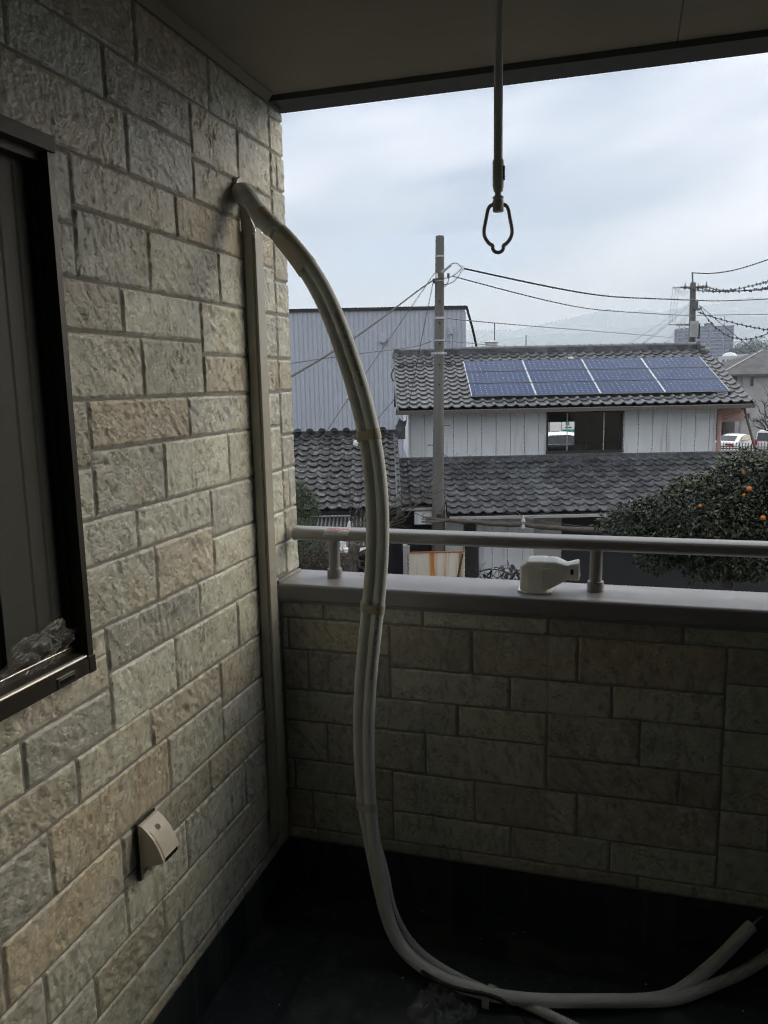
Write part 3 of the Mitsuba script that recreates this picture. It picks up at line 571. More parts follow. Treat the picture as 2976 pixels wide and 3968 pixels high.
put(lp_ + '__neck', MB().lathe([(0, 2.03), (.0078, 2.03), (.0078, 2.0545), (0, 2.0545)], mtr(HX, HY, 0), 20).lathe([(.0078, 2.0365), (.0138, 2.039), (.0138, 2.0415), (.009, 2.045), (.0078, 2.046)], mtr(HX, HY, 0), 24), 'hook_grey', 40)
put(lp_ + '__ring_holder', MB().lathe([(0, 2.0075), (.0125, 2.0075), (.0132, 2.010), (.0138, 2.032), (.0128, 2.0345), (0, 2.0345)], mtr(HX, HY, 0), 28), 'hook_grey', 40)
def hk(x, y): return np.array([(x - 566) * .000143, 2.0115 - (y - 1390) * .000137])
pts2 = [(655, 1300), (700, 1318), (735, 1372), (762, 1500), (790, 1640), (805, 1745), (795, 1830), (755, 1910), (690, 1975), (655, 1998), (658, 2030), (640, 2080), (600, 2108), (566, 2114)]
pts2 = pts2 + [(1132 - x, y) for x, y in pts2[-2::-1]]
ring = np.array([(HX + .02 * 0 + hk(x, y)[0] * math.cos(.29) , HY + hk(x, y)[0] * math.sin(.29), hk(x, y)[1]) for x, y in pts2])
ring = np.vstack([ring[:1] * [1, 1, 1], ring])[1:]
put(lp_ + '__ring', MB().tube(resample(spline(ring, 160), .002), .0045, 14), 'hook_grey', 50)

# ------------------------------------------------------------------ duct elbow cover lying on the coping
kc = thing('duct_cover', 'glossy white plastic duct inlet cover lying on the coping', 'duct cover')
CZ, CY = .9465, .075
def elb(sc=1.0):
    m = manifold = None
    return m
import manifold3d as m3
def hull_pts(p): return m3.Manifold.hull_points(np.asarray(p, float))
def sections(secs, r=.006, fine=8):
    """Rounded solid through rectangles (x, y half-width, z low, z high): hull of spheres at the corners, section by section."""
    out = None
    for (x0, w0, l0, h0), (x1, w1, l1, h1) in zip(secs, secs[1:]):
        sp_ = [m3.Manifold.sphere(r, fine * 4).translate((x, s * (w - r), z)) for x, w, l, h in ((x0, w0, l0, h0), (x1, w1, l1, h1)) for s in (-1, 1) for z in (l + r, h - r)]
        hl = m3.Manifold.batch_hull(sp_); out = hl if out is None else out + hl
    return out
body = sections([(.819, .043, .001, .086), (.836, .046, .001, .0985), (.880, .046, .001, .101)], .010) + \
       m3.Manifold.batch_hull([m3.Manifold.sphere(.008, 32).translate(p) for p in ((.884, -.036, .009), (.884, .036, .009), (.846, -.036, .009), (.846, .036, .009), (.846, -.036, .091), (.846, .036, .091), (.916, -.034, .0915), (.916, .034, .0915), (.956, -.024, .0775), (.956, .024, .0775), (.950, -.026, .047), (.950, .026, .047))]) + \
       m3.Manifold.batch_hull([m3.Manifold.sphere(.006, 32).translate(p) for p in ((.945, -.026, .047), (.945, .026, .047), (.950, -.026, .080), (.950, .026, .080), (.985, -.029, .046), (.985, .029, .046), (.982, -.029, .090), (.982, .029, .090))])
mouth = m3.Manifold.cube((.03, .048, .036)).translate((.976, -.024, .050)); body = body - mouth
notch = m3.Manifold.cube((.010, .01, .019)).translate((.9635, -.0385, .058)); body = body - notch
bm = body.to_mesh(); put(kc, trimesh.Trimesh(bm.vert_properties[:, :3] + [0, CY, CZ], bm.tri_verts, process=False), 'white_plastic', 40)
fl = Polygon([(.805, -.035), (.835, -.056), (.892, -.054), (.905, -.04), (.905, .04), (.892, .054), (.835, .056), (.805, .035)]).buffer(-.01).buffer(.014, quad_segs=8)
put(kc + '__flange', MB(mtr(0, CY, CZ - .0012)).prism(fl, .004), 'white_plastic', 40)
put(kc + '__side_ridge', MB().tube([(.851, CY - .0465, CZ + .072), (.90, CY - .0463, CZ + .078), (.918, CY - .0420, CZ + .077), (.946, CY - .033, CZ + .058)], .0022, 8), 'white_plastic', 50)
put(kc + '__clip_slot', MB().box(.9637, .9733, CY - .0300, CY - .0292, CZ + .0585, CZ + .0765), 'black_gloss')

# ------------------------------------------------------------------ water-proof outlet box on the wall
ko = thing('outlet_box', 'curved beige outdoor outlet cover low on the stone wall', 'outlet')
oz = lambda pts, y, w: MB().prism(Polygon(pts).buffer(-.0025).buffer(.0025, quad_segs=4), w, frame((0, y, 0), (1, 0, 0), (0, 0, 1), (0, 1, 0)))
side = [(.010, .560), (.020, .560), (.036, .546), (.053, .527), (.066, .502), (.0755, .477), (.074, .470), (.048, .4625), (.030, .457), (.021, .448), (.017, .436), (.016, .418), (.010, .418)]
put(ko, oz(side, -.896, .075), 'beige_plastic', 35)
put(ko + '__back_plate', MB().box(.0045, .0105, -.8985, -.8185, .4155, .5635), 'black_plastic')
nrm = np.array([.53 - .50, 0, .066 - .053]); 
put(ko + '__lid_plate', MB().prism([(.0395, .5448), (.0555, .5258), (.0685, .501), (.0765, .481), (.0745, .480), (.067, .5005), (.054, .5248), (.0385, .5430)], .060, frame((0, -.888, 0), (1, 0, 0), (0, 0, 1), (0, 1, 0))), 'beige_plastic', 40)
put(ko + '__thumb_hole', MB().lathe([(0, 0), (.0072, 0), (.0072, .0008), (0, .0010)], frame((.0425, -.8585, .5425), (0, 1, 0), np.cross((.77, 0, .64), (0, 1, 0)), (.77, 0, .64)), 24), 'black_plastic', 40)
put(ko + '__cord_slot', MB().box(.0690, .0764, -.886, -.832, .4705, .4790), 'black_gloss')
put(ko + '__cord_guide', MB().box(.030, .040, -.893, -.865, .445, .4605), 'beige_plastic')

# ------------------------------------------------------------------ sliding window
kw_ = thing('sliding_window', 'sliding window in a dark bronze frame at the left edge', 'window')
y1, z0, z1, x1 = -1.0445, 1.0105, 2.0815, .040
mb = MB(); mb.box(-.03, x1, y1 - .016, y1, z0, z1 - .03); mb.box(-.03, x1, -2.58, -2.56, z0, z1)
mb.box(-.02, .010, y1 - .026, y1 - .0165, z0 + .03, z1 - .03)
put(kw_, mb, 'bronze_frame')
put(kw_ + '__head', MB().box(-.03, x1 + .006, -2.58, y1 + .001, z1 - .029, z1).box(-.03, .02, -2.56, y1 - .017, z1 - .046, z1 - .0295), 'trim_brown')
mb = MB(); mb.box(-.03, x1 + .002, -2.58, y1 - .0165, z0, z0 + .032)
mb.prism([(-.03, z0 + .033), (x1 - .004, z0 + .033), (x1 - .008, z0 + .040), (.012, z0 + .048), (.012, z0 + .056), (.006, z0 + .056), (.006, z0 + .049), (-.006, z0 + .051), (-.006, z0 + .066), (-.012, z0 + .066), (-.03, z0 + .06)], 1.50, frame((0, -2.56, 0), (1, 0, 0), (0, 0, 1), (0, 1, 0)))
put(kw_ + '__sill', mb, 'bronze_frame')
put(kw_ + '__sill_rail', MB().tube([(x1 - .004, -2.55, z0 + .0365), (x1 - .004, y1 - .02, z0 + .0365)], .0026, 10).tube([(.009, -2.55, z0 + .0575), (.009, y1 - .03, z0 + .0575)], .0026, 10), 'steel', 50)
put(kw_ + '__corner_block', MB().box(-.02, x1 + .0035, y1 - .018, y1 + .0015, z0 - .001, z0 + .034), 'bronze_frame')
kd = part(kw_, 'drain_vent', MB().box(x1 + .0022, x1 + .0048, -1.164, -1.110, z0 + .0035, z0 + .0225), 'steel')
put(kd + '__slot', MB().box(x1 + .0049, x1 + .0055, -1.159, -1.115, z0 + .008, z0 + .018), 'black_gloss')
mb = MB(); mb.box(-.022, -.008, -1.235, y1 - .0265, z0 + .062, z1 - .03)
mb.prism([(-.0081, -1.152), (-.0062, -1.146), (-.0062, -1.110), (-.0040, -1.104), (-.0040, -1.082), (-.0081, -1.076)], .95, mtr(0, 0, z0 + .062))
put(kw_ + '__shutter_panel', mb, 'sash_grey')
put(kw_ + '__sash', MB().box(-.05, -.030, -1.275, -1.235, z0 + .06, z1 - .03).box(-.05, -.030, -2.55, -1.276, z0 + .06, z0 + .10).box(-.05, -.030, -2.55, -1.276, z1 - .075, z1 - .03), 'bronze_frame')
put(kw_ + '__pane', MB().add([(-.04, -2.55, z0 + .1), (-.04, -1.276, z0 + .1), (-.04, -1.276, z1 - .075), (-.04, -2.55, z1 - .075)], [[0, 1, 2, 3]]), 'pane_glass')
whole('green_container', MB().lathe([(0, 1.0205), (.048, 1.0205), (.052, 1.03), (.052, 1.15), (.045, 1.175), (.02, 1.19), (.018, 1.20), (.018, 1.225), (0, 1.225)], mtr(-.112, -1.128, 0), 28), 'green_plastic', 'bright green plastic container just behind the window panel at the left edge', 'container', smooth=40)
sb = crumple((.010, -1.17, z0 + .075), 0, .115, .020, 12, n=64, flat=.42, ex=(0, 1, .08), ey=(.12, 0, 1), up=(1, 0, .05))
whole('plastic_sheet', sb, 'clear_film', 'crumpled clear plastic sheet caught in the lower corner of the window frame', 'plastic sheet', smooth=True)

# ================================================================== THE NEIGHBOUR'S HOUSE
def rooftile(w=.245, L=.275, amp=.050, n=12, tail=.022, butt=.052):
    x = np.linspace(0, w + tail, n + 1); prof = amp * ((1 + np.cos(2 * np.pi * (x / w - .06))) / 2) ** 2.6
    rows_ = [(0, butt - .026), (0, butt), (.008, butt + .002), (L, .012)]
    v = np.array([[(a, y, p + h) for a, p in zip(x, prof)] for y, h in rows_]).reshape(-1, 3)
    f = []; q = n + 1
    for r in range(len(rows_) - 1):
        for i in range(n): f.append([r * q + i, r * q + i + 1, (r + 1) * q + i + 1, (r + 1) * q + i])
    m = MB().add(v, f)
    for s_ in (0, n): m.add([v[s_], v[q + s_], v[2 * q + s_], v[3 * q + s_], v[3 * q + s_] - (0, 0, .017)], [[0, 1, 2, 3], [0, 3, 4, 4]])
    return m.mesh()
TILE = {b: mikit.ply(rooftile(), b, smooth=32) for b in ('tile_silver', 'tile_grey', 'tile_mossy')}
rt = np.random.default_rng(77)
def lay(parent, bsdf, E0, N0, z0, k, cols, rows_, skip=lambda c, r, E, N: False, pitch=.24, w=.245, roll=.35):
    sl = math.atan(k)
    for c in range(cols):
        for r in range(rows_):
            E, s = E0 + c * w, r * pitch; N, z = N0 + s * math.cos(sl), z0 + s * math.sin(sl)
            if skip(c, r, E, N): continue
            m = HM @ mtr(E + rt.normal(0, .002), N + rt.normal(0, .003), z + rt.normal(0, .002)) @ mrot([1, 0, 0], math.degrees(sl) + rt.normal(0, .25)) @ mrot([0, 1, 0], rt.normal(0, roll))
            place(partkey(parent + '__tile'), TILE[bsdf], m)
hs = thing('tiled_house', 'two storey house with grey tiled roofs, white panel walls and solar panels', 'house')
K1, KL = .45, .42
EV, NV, ZV = -.31, -.60, 1.00             # eave of the upper roof (left end)
NR = 2.30; ZR = ZV + K1 * (NR - NV)
def rk(N): return ZV + K1 * (N - NV)
# walls: upper front with a window opening, panels as parts
wx0, wx1, wz0, wz1 = 3.26, 5.0, -.055, .83
mb = MB(HM)
for e0, e1, a, b_ in ((0, wx0, -.3, 1.0), (wx1, 7.2, -.3, 1.0), (wx0, wx1, -.3, wz0), (wx0, wx1, wz1, 1.0)): mb.box(e0, e1, .012, .10, a, b_)
bw = [hp(4.9, *c2(1140, 712)), hp(4.9, *c2(1340, 893))]
be0, be1, bz1, bz0 = bw[0][0], bw[1][0], bw[0][2], bw[1][2]
mb.box(0, .1, .10, 5.0, -.3, 1.0); mb.box(7.1, 7.2, .10, 5.0, -.3, 1.0)
for e0, e1, a, b_ in ((.1, be0, -.3, 1.6), (be1, 7.1, -.3, 1.6), (be0, be1, -.3, bz0), (be0, be1, bz1, 1.6)): mb.box(e0, e1, 4.9, 5.0, a, b_)
mb.box(.1, 7.1, .1, 4.9, -.34, -.30); mb.box(.1, 7.1, .1, 4.9, 1.05, 1.09)
put(hs, mb, 'dark_room')
pw = .338; e = .0; i = 0
while e < 7.19:
    e1 = min(e + pw, 7.2)
    segs = [(e, e1)]
    for a, b_ in segs:
        if b_ <= wx0 - .03 or a >= wx1 + .03: part(hs, 'wall_panel', MB(HM).box(a + .006, b_ - .006, -.004, .0115, -.16, .94), 'panel_white')
        else:
            part(hs, 'wall_panel', MB(HM).box(a + .006, b_ - .006, -.004, .0115, -.16, wz0 - .07), 'panel_white')
            part(hs, 'wall_panel', MB(HM).box(a + .006, b_ - .006, -.004, .0115, wz1 + .05, .94), 'panel_white')
            if a < wx0 - .035: part(hs, 'wall_panel', MB(HM).box(a + .006, wx0 - .04, -.004, .0115, wz0 - .07 + .001, wz1 + .049), 'panel_white')
            if b_ > wx1 + .035: part(hs, 'wall_panel', MB(HM).box(wx1 + .04, b_ - .006, -.004, .0115, wz0 - .07 + .001, wz1 + .049), 'panel_white')
    e = e1; i += 1
part(hs, 'corner_board', MB(HM).box(-.05, -.002, -.012, .10, -.16, .95), 'panel_white'); part(hs, 'corner_board', MB(HM).box(7.202, 7.25, -.012, .10, -.16, .95), 'panel_white')
put(hs + '__side_wall', MB(HM).prism([(.101, -.3), (5.0, -.3), (5.0, .9), (NR, rk(NR) - .15), (.101, rk(.101) - .15)], .0275, frame((-.03, 0, 0), (0, 1, 0), (0, 0, 1), (1, 0, 0))), 'panel_white')
put(hs + '__joint_backing', MB(HM).box(0.0, wx0 - .03, .0116, .0119, -.2, .95).box(wx1 + .03, 7.2, .0116, .0119, -.2, .95), 'trim_brown')
# window: frame, three mullions, four panes
wn = part(hs, 'window', MB(HM).box(wx0 - .045, wx1 + .045, -.05, .06, wz0 - .065, wz0).box(wx0 - .045, wx1 + .045, -.05, .06, wz1, wz1 + .045).box(wx0 - .04, wx0, -.03, .06, wz0 + .001, wz1 - .001).box(wx1, wx1 + .04, -.03, .06, wz0 + .001, wz1 - .001), 'window_frame')
q = [wx0, wx0 + .46, wx0 + .90, wx0 + 1.33, wx1]
for j in range(4):
    a, b_ = q[j], q[j + 1]
    if j: part(wn, 'mullion', MB(HM).box(a - .010, a + .010, .012, .04, wz0 + .002, wz1 - .002), 'alu' if j != 2 else 'window_frame')
    part(wn, 'pane', MB(HM).add([(a + .012, .026, wz0 + .005), (b_ - .012, .026, wz0 + .005), (b_ - .012, .026, wz1 - .005), (a + .012, .026, wz1 - .005)], [[0, 1, 2, 3]]), 'pane_glass')
# upper roof
ur = part(hs, 'main_roof', MB(HM).prism([(NV + .02, ZV - .012), (NR, ZR - .012), (5.4, ZR - 1.32), (5.4, ZR - 1.40), (NR, ZR - .10), (NV + .02, ZV - .10)], 8.10, frame((EV + .02, 0, 0), (0, 1, 0), (0, 0, 1), (1, 0, 0))), 'roof_under')
S0E, S1E, S0N, S1N = 1.415, 7.44, -.255, 1.64
def hid(c, r, E, N): return S0E + .02 < E and E + .245 < S1E - .05 and N > S0N - .02 and N + .2 < S1N + .02
lay(ur, 'tile_silver', EV, NV, ZV, K1, 33, 13, hid)
mb = MB(HM); rg = random.Random(3)
for l in range(4):                          # courses of flat ridge tiles
    e = EV + .12
    while e < 7.55:
        w = rg.uniform(.22, .30); d = .10 - .008 * l
        mb.box(e, min(e + w - .006, 7.58), NR - d - rg.uniform(0, .006), NR + d, ZR - .005 + .041 * l, ZR - .005 + .041 * l + .034); e += w
put(ur + '__ridge_course', mb, 'tile_grey'); tag(ur + '__ridge_course', kind='stuff')
def halfpipe(r, L, n=8):
    g = np.linspace(0, math.pi, n + 1); v = [(y, r * math.cos(a), r * math.sin(a) * .8) for y in (0, L) for a in g]
    f = [[i, i + 1, n + 2 + i, n + 1 + i] for i in range(n)]
    v2 = [(L, (r + .012) * math.cos(a), (r + .012) * math.sin(a) * .85) for a in g] + [(L + .03, (r + .012) * math.cos(a), (r + .012) * math.sin(a) * .85) for a in g]
    m = MB().add(v, f); m.add(v2, f); m.add(v2[n + 1:] + [(L + .03, 0, 0)], [[i, i + 1, n + 1, n + 1] for i in range(n)]); m.add(v2[:n + 1] + [(L, 0, 0)], [[i, i + 1, n + 1, n + 1] for i in range(n)]); return m.mesh()
CAP = {b: mikit.ply(halfpipe(.075, .25), b, smooth=40) for b in ('tile_silver', 'tile_mossy')}
e = EV + .1
while e < 7.5: place(partkey(ur + '__ridge_cap'), CAP['tile_silver'], HM @ mtr(e, NR, ZR + .152)); e += .28
part(ur, 'ridge_end', MB(HM).box(EV - .02, EV + .115, NR - .12, NR + .12, ZR - .03, ZR + .20).cyl((EV - .05, NR - .05, ZR + .02), (EV + .1, NR - .05, ZR + .02), .085), 'tile_grey')
part(ur, 'ridge_end', MB(HM).box(7.585, 7.66, NR - .13, NR + .13, ZR - .03, ZR + .22).cyl((7.62, NR - .17, ZR - .01), (7.86, NR - .17, ZR - .02), .085).cyl((7.62, NR - .17, ZR + .09), (7.74, NR - .17, ZR + .09), .07), 'tile_silver', 40)
for E_, nm in ((EV - .035, 'verge'), (7.82, 'verge')):   # verge: the tile ends and barge board
    put(partkey(ur + '__' + nm), MB(HM).prism([(NV - .01, ZV - .10), (NR, ZR - .10), (NR, ZR + .03), (NV - .01, ZV + .035)], .035, frame((E_, 0, 0), (0, 1, 0), (0, 0, 1), (1, 0, 0))), 'tile_grey')
put(ur + '__fascia_board', MB(HM).box(EV, 7.83, NV + .02, NV + .045, ZV - .085, ZV - .015).box(EV, 7.83, NV + .046, .0, ZV - .10, ZV - .085), 'trim_grey')
gt = part(ur, 'gutter', MB(HM @ mtr(EV - .05, NV - .035, ZV - .06) @ mrot([0, 1, 0], 90)).prism(Polygon([(-.03, -.05), (.045, -.05), (.05, .05), (-.03, .05), (-.03, .042), (.042, .042), (.038, -.042), (-.03, -.042)]), 8.2), 'trim_brown')
for e in np.arange(.3, 7.8, .85): part(gt, 'bracket', MB(HM).box(e - .012, e + .012, NV - .09, NV + .03, ZV - .115, ZV - .106), 'window_frame')
# lower roof: long pent roof, its left three columns end higher, by the pole
lrf = part(hs, 'pent_roof', MB(HM).prism([(-2.37, -1.166), (0, -.172), (0, -.24), (-2.37, -1.236)], 7.60, frame((.66, 0, 0), (0, 1, 0), (0, 0, 1), (1, 0, 0))).prism([(-1.99, -1.007), (0, -.172), (0, -.24), (-1.99, -1.077)], .94, frame((-.30, 0, 0), (0, 1, 0), (0, 0, 1), (1, 0, 0))), 'roof_under')
lay(lrf, 'tile_grey', -.315, -2.01, -.999, KL, 4, 8)
lay(lrf, 'tile_grey', .665, -2.39, -1.158, KL, 30, 10, lambda c, r, E, N: (r < 2 and c > 22) or (r < 4 and c > 26) or (r < 6 and c > 28), .2405)
mb = MB(HM); e = -.33
while e < 8.2:
    w = rg.uniform(.26, .31)
    for l in range(2): mb.box(e, e + w - .006, -.20 + .05 * l, -.006, -.218 + .045 * l, -.182 + .045 * l)
    e += w
put(lrf + '__top_course', mb, 'tile_silver'); tag(lrf + '__top_course', kind='stuff')
part(lrf, 'gutter', MB(HM).box(.70, 8.2, -2.47, -2.385, -1.245, -1.19), 'trim_grey')
part(lrf, 'gutter', MB(HM).box(-.6, .50, -2.08, -2.0, -1.095, -1.045), 'trim_grey')
put(lrf + '__verge', MB(HM).prism([(-2.0, -1.09), (-.02, -.26), (-.02, -.12), (-2.0, -.95)], .03, frame((-.345, 0, 0), (0, 1, 0), (0, 0, 1), (1, 0, 0))), 'tile_grey')
# pink downpipe and brackets on the right corner
part(hs, 'downpipe', MB(HM).tube([(7.30, -.06, .72), (7.30, -.06, -.26)], .05, 12).tube([(7.62, -.55, .88), (7.58, -.5, .80), (7.31, -.08, .62)], .035, 10), 'pipe_pink', 40)
part(hs, 'stub_wall', MB(HM).box(7.26, 7.9, .0, .1, .55, .93), 'pipe_pink')
part(hs, 'bracing_pole', MB(HM).tube([(7.66, -.5, .92), (7.98, -.62, -.25)], .03, 8), 'trim_brown')
# ground floor front: wall, panels, small things hung on it
NW = -1.80
mb = MB(HM); mb.box(.70, 8.0, NW + .012, NW + .10, -4.4, -1.05)
mb.box(-.92, .66, NW + .3, NW + .4, -4.4, -1.12); put(hs + '__ground_floor_wall', mb, 'dark_room')
xs = [hp(NW, *c2(x, 1600))[0] for x in (420, 545, 640, 750, 860, 970, 1050)]
for a, b_ in zip(xs, xs[1:]): part(hs, 'ground_floor_panel', MB(HM).box(a + .005, b_ - .005, NW - .004, NW + .0115, -4.4, -1.10), 'panel_white')
x7 = hp(NW, *c2(1243, 1600))[0]
part(hs, 'entrance_panel', MB(HM).box(xs[-1] + .004, x7, NW - .012, NW + .0115, -4.4, -1.10), 'render_grey', label='plain grey panel beside the dark opening')
part(hs, 'small_window', MB(HM).box(xs[1] + .02, xs[2] - .02, NW - .03, NW - .005, -1.72, -1.18), 'window_frame'); 
part(hs, 'meter_box', MB(HM).box(xs[1] + .03, xs[2] + .03, NW - .12, NW - .0045, -2.62, -1.98).box(xs[1] + .02, xs[2] + .04, NW - .13, NW - .0045, -1.975, -1.93), 'window_frame')
a_ = hp(-2.05, *c2(195, 1350)); b_ = hp(-2.05, *c2(320, 1440))
part(hs, 'white_end_board', MB(HM).box(a_[0], b_[0], -2.05, -2.02, b_[2], a_[2]), 'panel_white')
part(hs, 'corner_post', MB(HM).box(xs[0] - .16, xs[0] - .02, NW - .02, NW + .08, -4.4, -1.1), 'trim_brown')

# solar array: twelve panels lying on two-part rails over the upper roof
SLOPE = math.atan(K1); pwid = (S1E - S0E) / 4; sl_len = (S1N - S0N) / math.cos(SLOPE); ph = sl_len / 3
SM = HM @ mtr(S0E, S0N, rk(S0N) + .125) @ mrot([1, 0, 0], math.degrees(SLOPE))
colw = ('leftmost', 'second from left', 'third from left', 'rightmost'); roww = ('bottom', 'middle', 'top')
fr = MB(); W_, H_ = pwid - .016, ph - .020
for r_ in ((0, .010, .0135, H_ - .0135), (W_ - .010, W_, .0135, H_ - .0135)): fr.box(r_[0], r_[1], r_[2], r_[3], -.035, .004)
fr.box(.010, W_ - .010, .2, .24, -.03, -.012)
FRAME = mikit.ply(fr.mesh(), 'porcelain'); fr = MB()
for r_ in ((0, W_, 0, .013), (0, W_, H_ - .013, H_)): fr.box(r_[0], r_[1], r_[2], r_[3], -.035, .004)
RAIL = mikit.ply(fr.mesh(), 'black_gloss')
gl = MB().add([(.010, .013, 0), (W_ - .010, .013, 0), (W_ - .010, H_ - .013, 0), (.010, H_ - .013, 0)], [[0, 1, 2, 3]])
GLASS = mikit.ply(gl.mesh(), 'solar_cells', smooth=True, uv=np.array([[0, 0], [1, 0], [1, 1], [0, 1.0]]))
for r in range(3):
    for c in range(4):
        k = thing('solar_panel', f'blue solar panel, {colw[c]} in the {roww[r]} row on the tiled roof', 'solar panel', 'solar panels on the tiled roof')
        m = SM @ mtr(c * pwid + .008, r * ph + .010, 0)
        place(k + '__cells', GLASS, m); place(k + '__frame', FRAME, m); place(k + '__dark_rail', RAIL, m)
sk = thing('panel_skirt', 'black mounting skirt along the lower edge of the solar panels', 'mounting rail')
put(sk, MB(SM).box(-.01, S1E - S0E + .01, -.035, -.002, -.09, .006).box(0, S1E - S0E, .01, .04, -.10, -.04).box(0, S1E - S0E, ph * 2, ph * 2 + .04, -.10, -.04), 'black_gloss')
t = meshkit.text_mesh('SANYO', .052, .002, True); w_ = t.bounds[1][0]
put(sk + '__maker_name', MB(SM @ frame((S1E - S0E - w_ - .06, -.0355, -.070), (1, 0, 0), (0, 0, 1), (0, -1, 0))).tm(t), 'sign_white')
whole('roof_cable', MB(HM).tube(spline([(1.3, 1.62, rk(1.62) + .12), (.6, 1.62, rk(1.6) + .09), (-.25, 1.55, rk(1.55) + .07), (-.40, 1.4, rk(1.3) + .02), (-.37, 1.1, rk(1.1) - .09)], 40), .018, 8), 'cable', 'black cable running from the solar panels over the left roof edge', 'cable', smooth=60)
whole('roof_vent_cap', MB(HM @ mtr(4.18, 1.75, rk(1.75) + .04)).lathe([(0, 0), (.05, 0), (.05, .05), (.07, .055), (.06, .09), (0, .10)]), 'porcelain', 'tiny white cap on the tiles just above the top row of solar panels', 'cap', smooth=40)

# what one sees through the upper window, behind the house
sg0, sg1 = at(36, *c2(1166, 700)), at(36, *c2(1245, 806)); sg2, sg3 = at(36, *c2(1250, 700)), at(36, *c2(1350, 806))
SGM = frame((0, 0, 0), HE, (0, 0, 1), -HN)
def sign_board(a, b_, nm, lb):
    k = thing(nm, lb, 'sign'); w = (b_ - a) @ HE; m = frame(np.array([a[0], a[1], b_[2]]), HE, (0, 0, 1), -HN); h = a[2] - b_[2]
    put(k, MB(m).box(0, w, 0, h, -.06, 0), 'sign_white'); put(k + '__post', MB(m).box(.1, .18, -4.0 - b_[2] * 0, -.002, -.05, 0).box(w - .18, w - .1, -4.0, -.002, -.05, 0), 'galvanised'); return k, m, w, h
k, m, w, h = sign_board(sg0, sg1, 'shop_sign', 'white sign with small dark print seen through the house window, left of the green one')
mb = MB(m)
for i, (u, v_, l) in enumerate(((.1, .25, .75), (.12, .18, .5))): mb.box(w * u, w * (u + l), h * v_, h * (v_ + .045), .001, .006)
put(k + '__print', mb, 'letters_dark')
k, m, w, h = sign_board(sg2, sg3, 'green_shop_sign', 'white sign with a green TEL band seen through the house window')
put(k + '__green_band', MB(m).box(0, w, 0, h * .40, .002, .012), 'sign_green')
t = meshkit.text_mesh('TEL', h * .17, .01, True); put(k + '__lettering', MB(m @ mtr(w * .42, h * .06, .013)).tm(t), 'sign_white')
put(k + '__logo', MB(m).prism(Polygon([(w * .28, h * .66), (w * .28, h * .92), (w * .5, h * .92), (w * .56, h * .84), (w * .5, h * .78), (w * .6, h * .66), (w * .5, h * .66), (w * .4, h * .78), (w * .36, h * .66)]), .01, mtr(0, 0, .002)), 'sign_green')
put(k + '__small_print', MB(m).box(w * .22, w * .72, h * .50, h * .56, .002, .008).box(w * .1, w * .4, h * .27, h * .32, .013, .016), 'letters_dark')

# ================================================================== OTHER BUILDINGS
# ------------------------------------------------------------------ low house with the mossy roof
lh = thing('mossy_house', 'low house with a dark mossy tiled roof, left of the white panel house', 'house')
K2 = .452; z_e, n_e, n_r = -.885, -3.20, -.30; z_r = z_e + K2 * (n_r - n_e)
put(lh, MB(HM).box(-5.3, -.50, -2.7, 3.0, -4.4, -.90), 'dark_room')
lr = part(lh, 'roof', MB(HM).prism([(n_e + .02, z_e - .01), (n_r, z_r - .01), (2.6, z_e - .01), (2.6, z_e - .09), (n_r, z_r - .10), (n_e + .02, z_e - .09)], 5.1, frame((-5.46, 0, 0), (0, 1, 0), (0, 0, 1), (1, 0, 0))), 'roof_under')
lay(lr, 'tile_mossy', -4.28, n_e, z_e, K2, 16, 13, pitch=.2445, roll=1.2)
mb = MB(HM)
for l in range(3):
    e = -5.0
    while e < -.35:
        w = rg.uniform(.22, .3); mb.box(e, min(e + w - .006, -.30), n_r - .10 + .008 * l, n_r + .10, z_r + .006 + .042 * l, z_r + .04 + .042 * l); e += w
put(lr + '__ridge_course', mb, 'tile_dark'); tag(lr + '__ridge_course', kind='stuff')
e = -4.3
while e < -.5: place(partkey(lr + '__ridge_cap'), CAP['tile_mossy'], HM @ mtr(e, n_r, z_r + .13) @ mrot([0, 0, 1], -90)); e += .28
put(lr + '__ridge_end', MB(HM).box(-.36, -.14, n_r - .12, n_r + .12, z_r - .1, z_r + .23).prism([(-.34, z_r + .2), (-.12, z_r + .2), (-.10, z_r + .33), (-.18, z_r + .30), (-.27, z_r + .38)], .2, frame((0, n_r + .1, 0), (1, 0, 0), (0, 0, 1), (0, -1, 0))), 'tile_dark')
put(lr + '__verge', MB(HM).prism([(n_e, z_e - .10), (n_r, z_r - .10), (n_r, z_r + .08), (n_e, z_e + .07)], .10, frame((-.42, 0, 0), (0, 1, 0), (0, 0, 1), (1, 0, 0))), 'tile_dark')
part(lr, 'white_flashing', MB(HM).box(-2.15, -1.35, -3.16, -3.10, -1.01, -.985).box(-1.05, -.85, -3.16, -3.10, -1.0, -.98), 'panel_white', label='loose pale strip under the eave tiles')
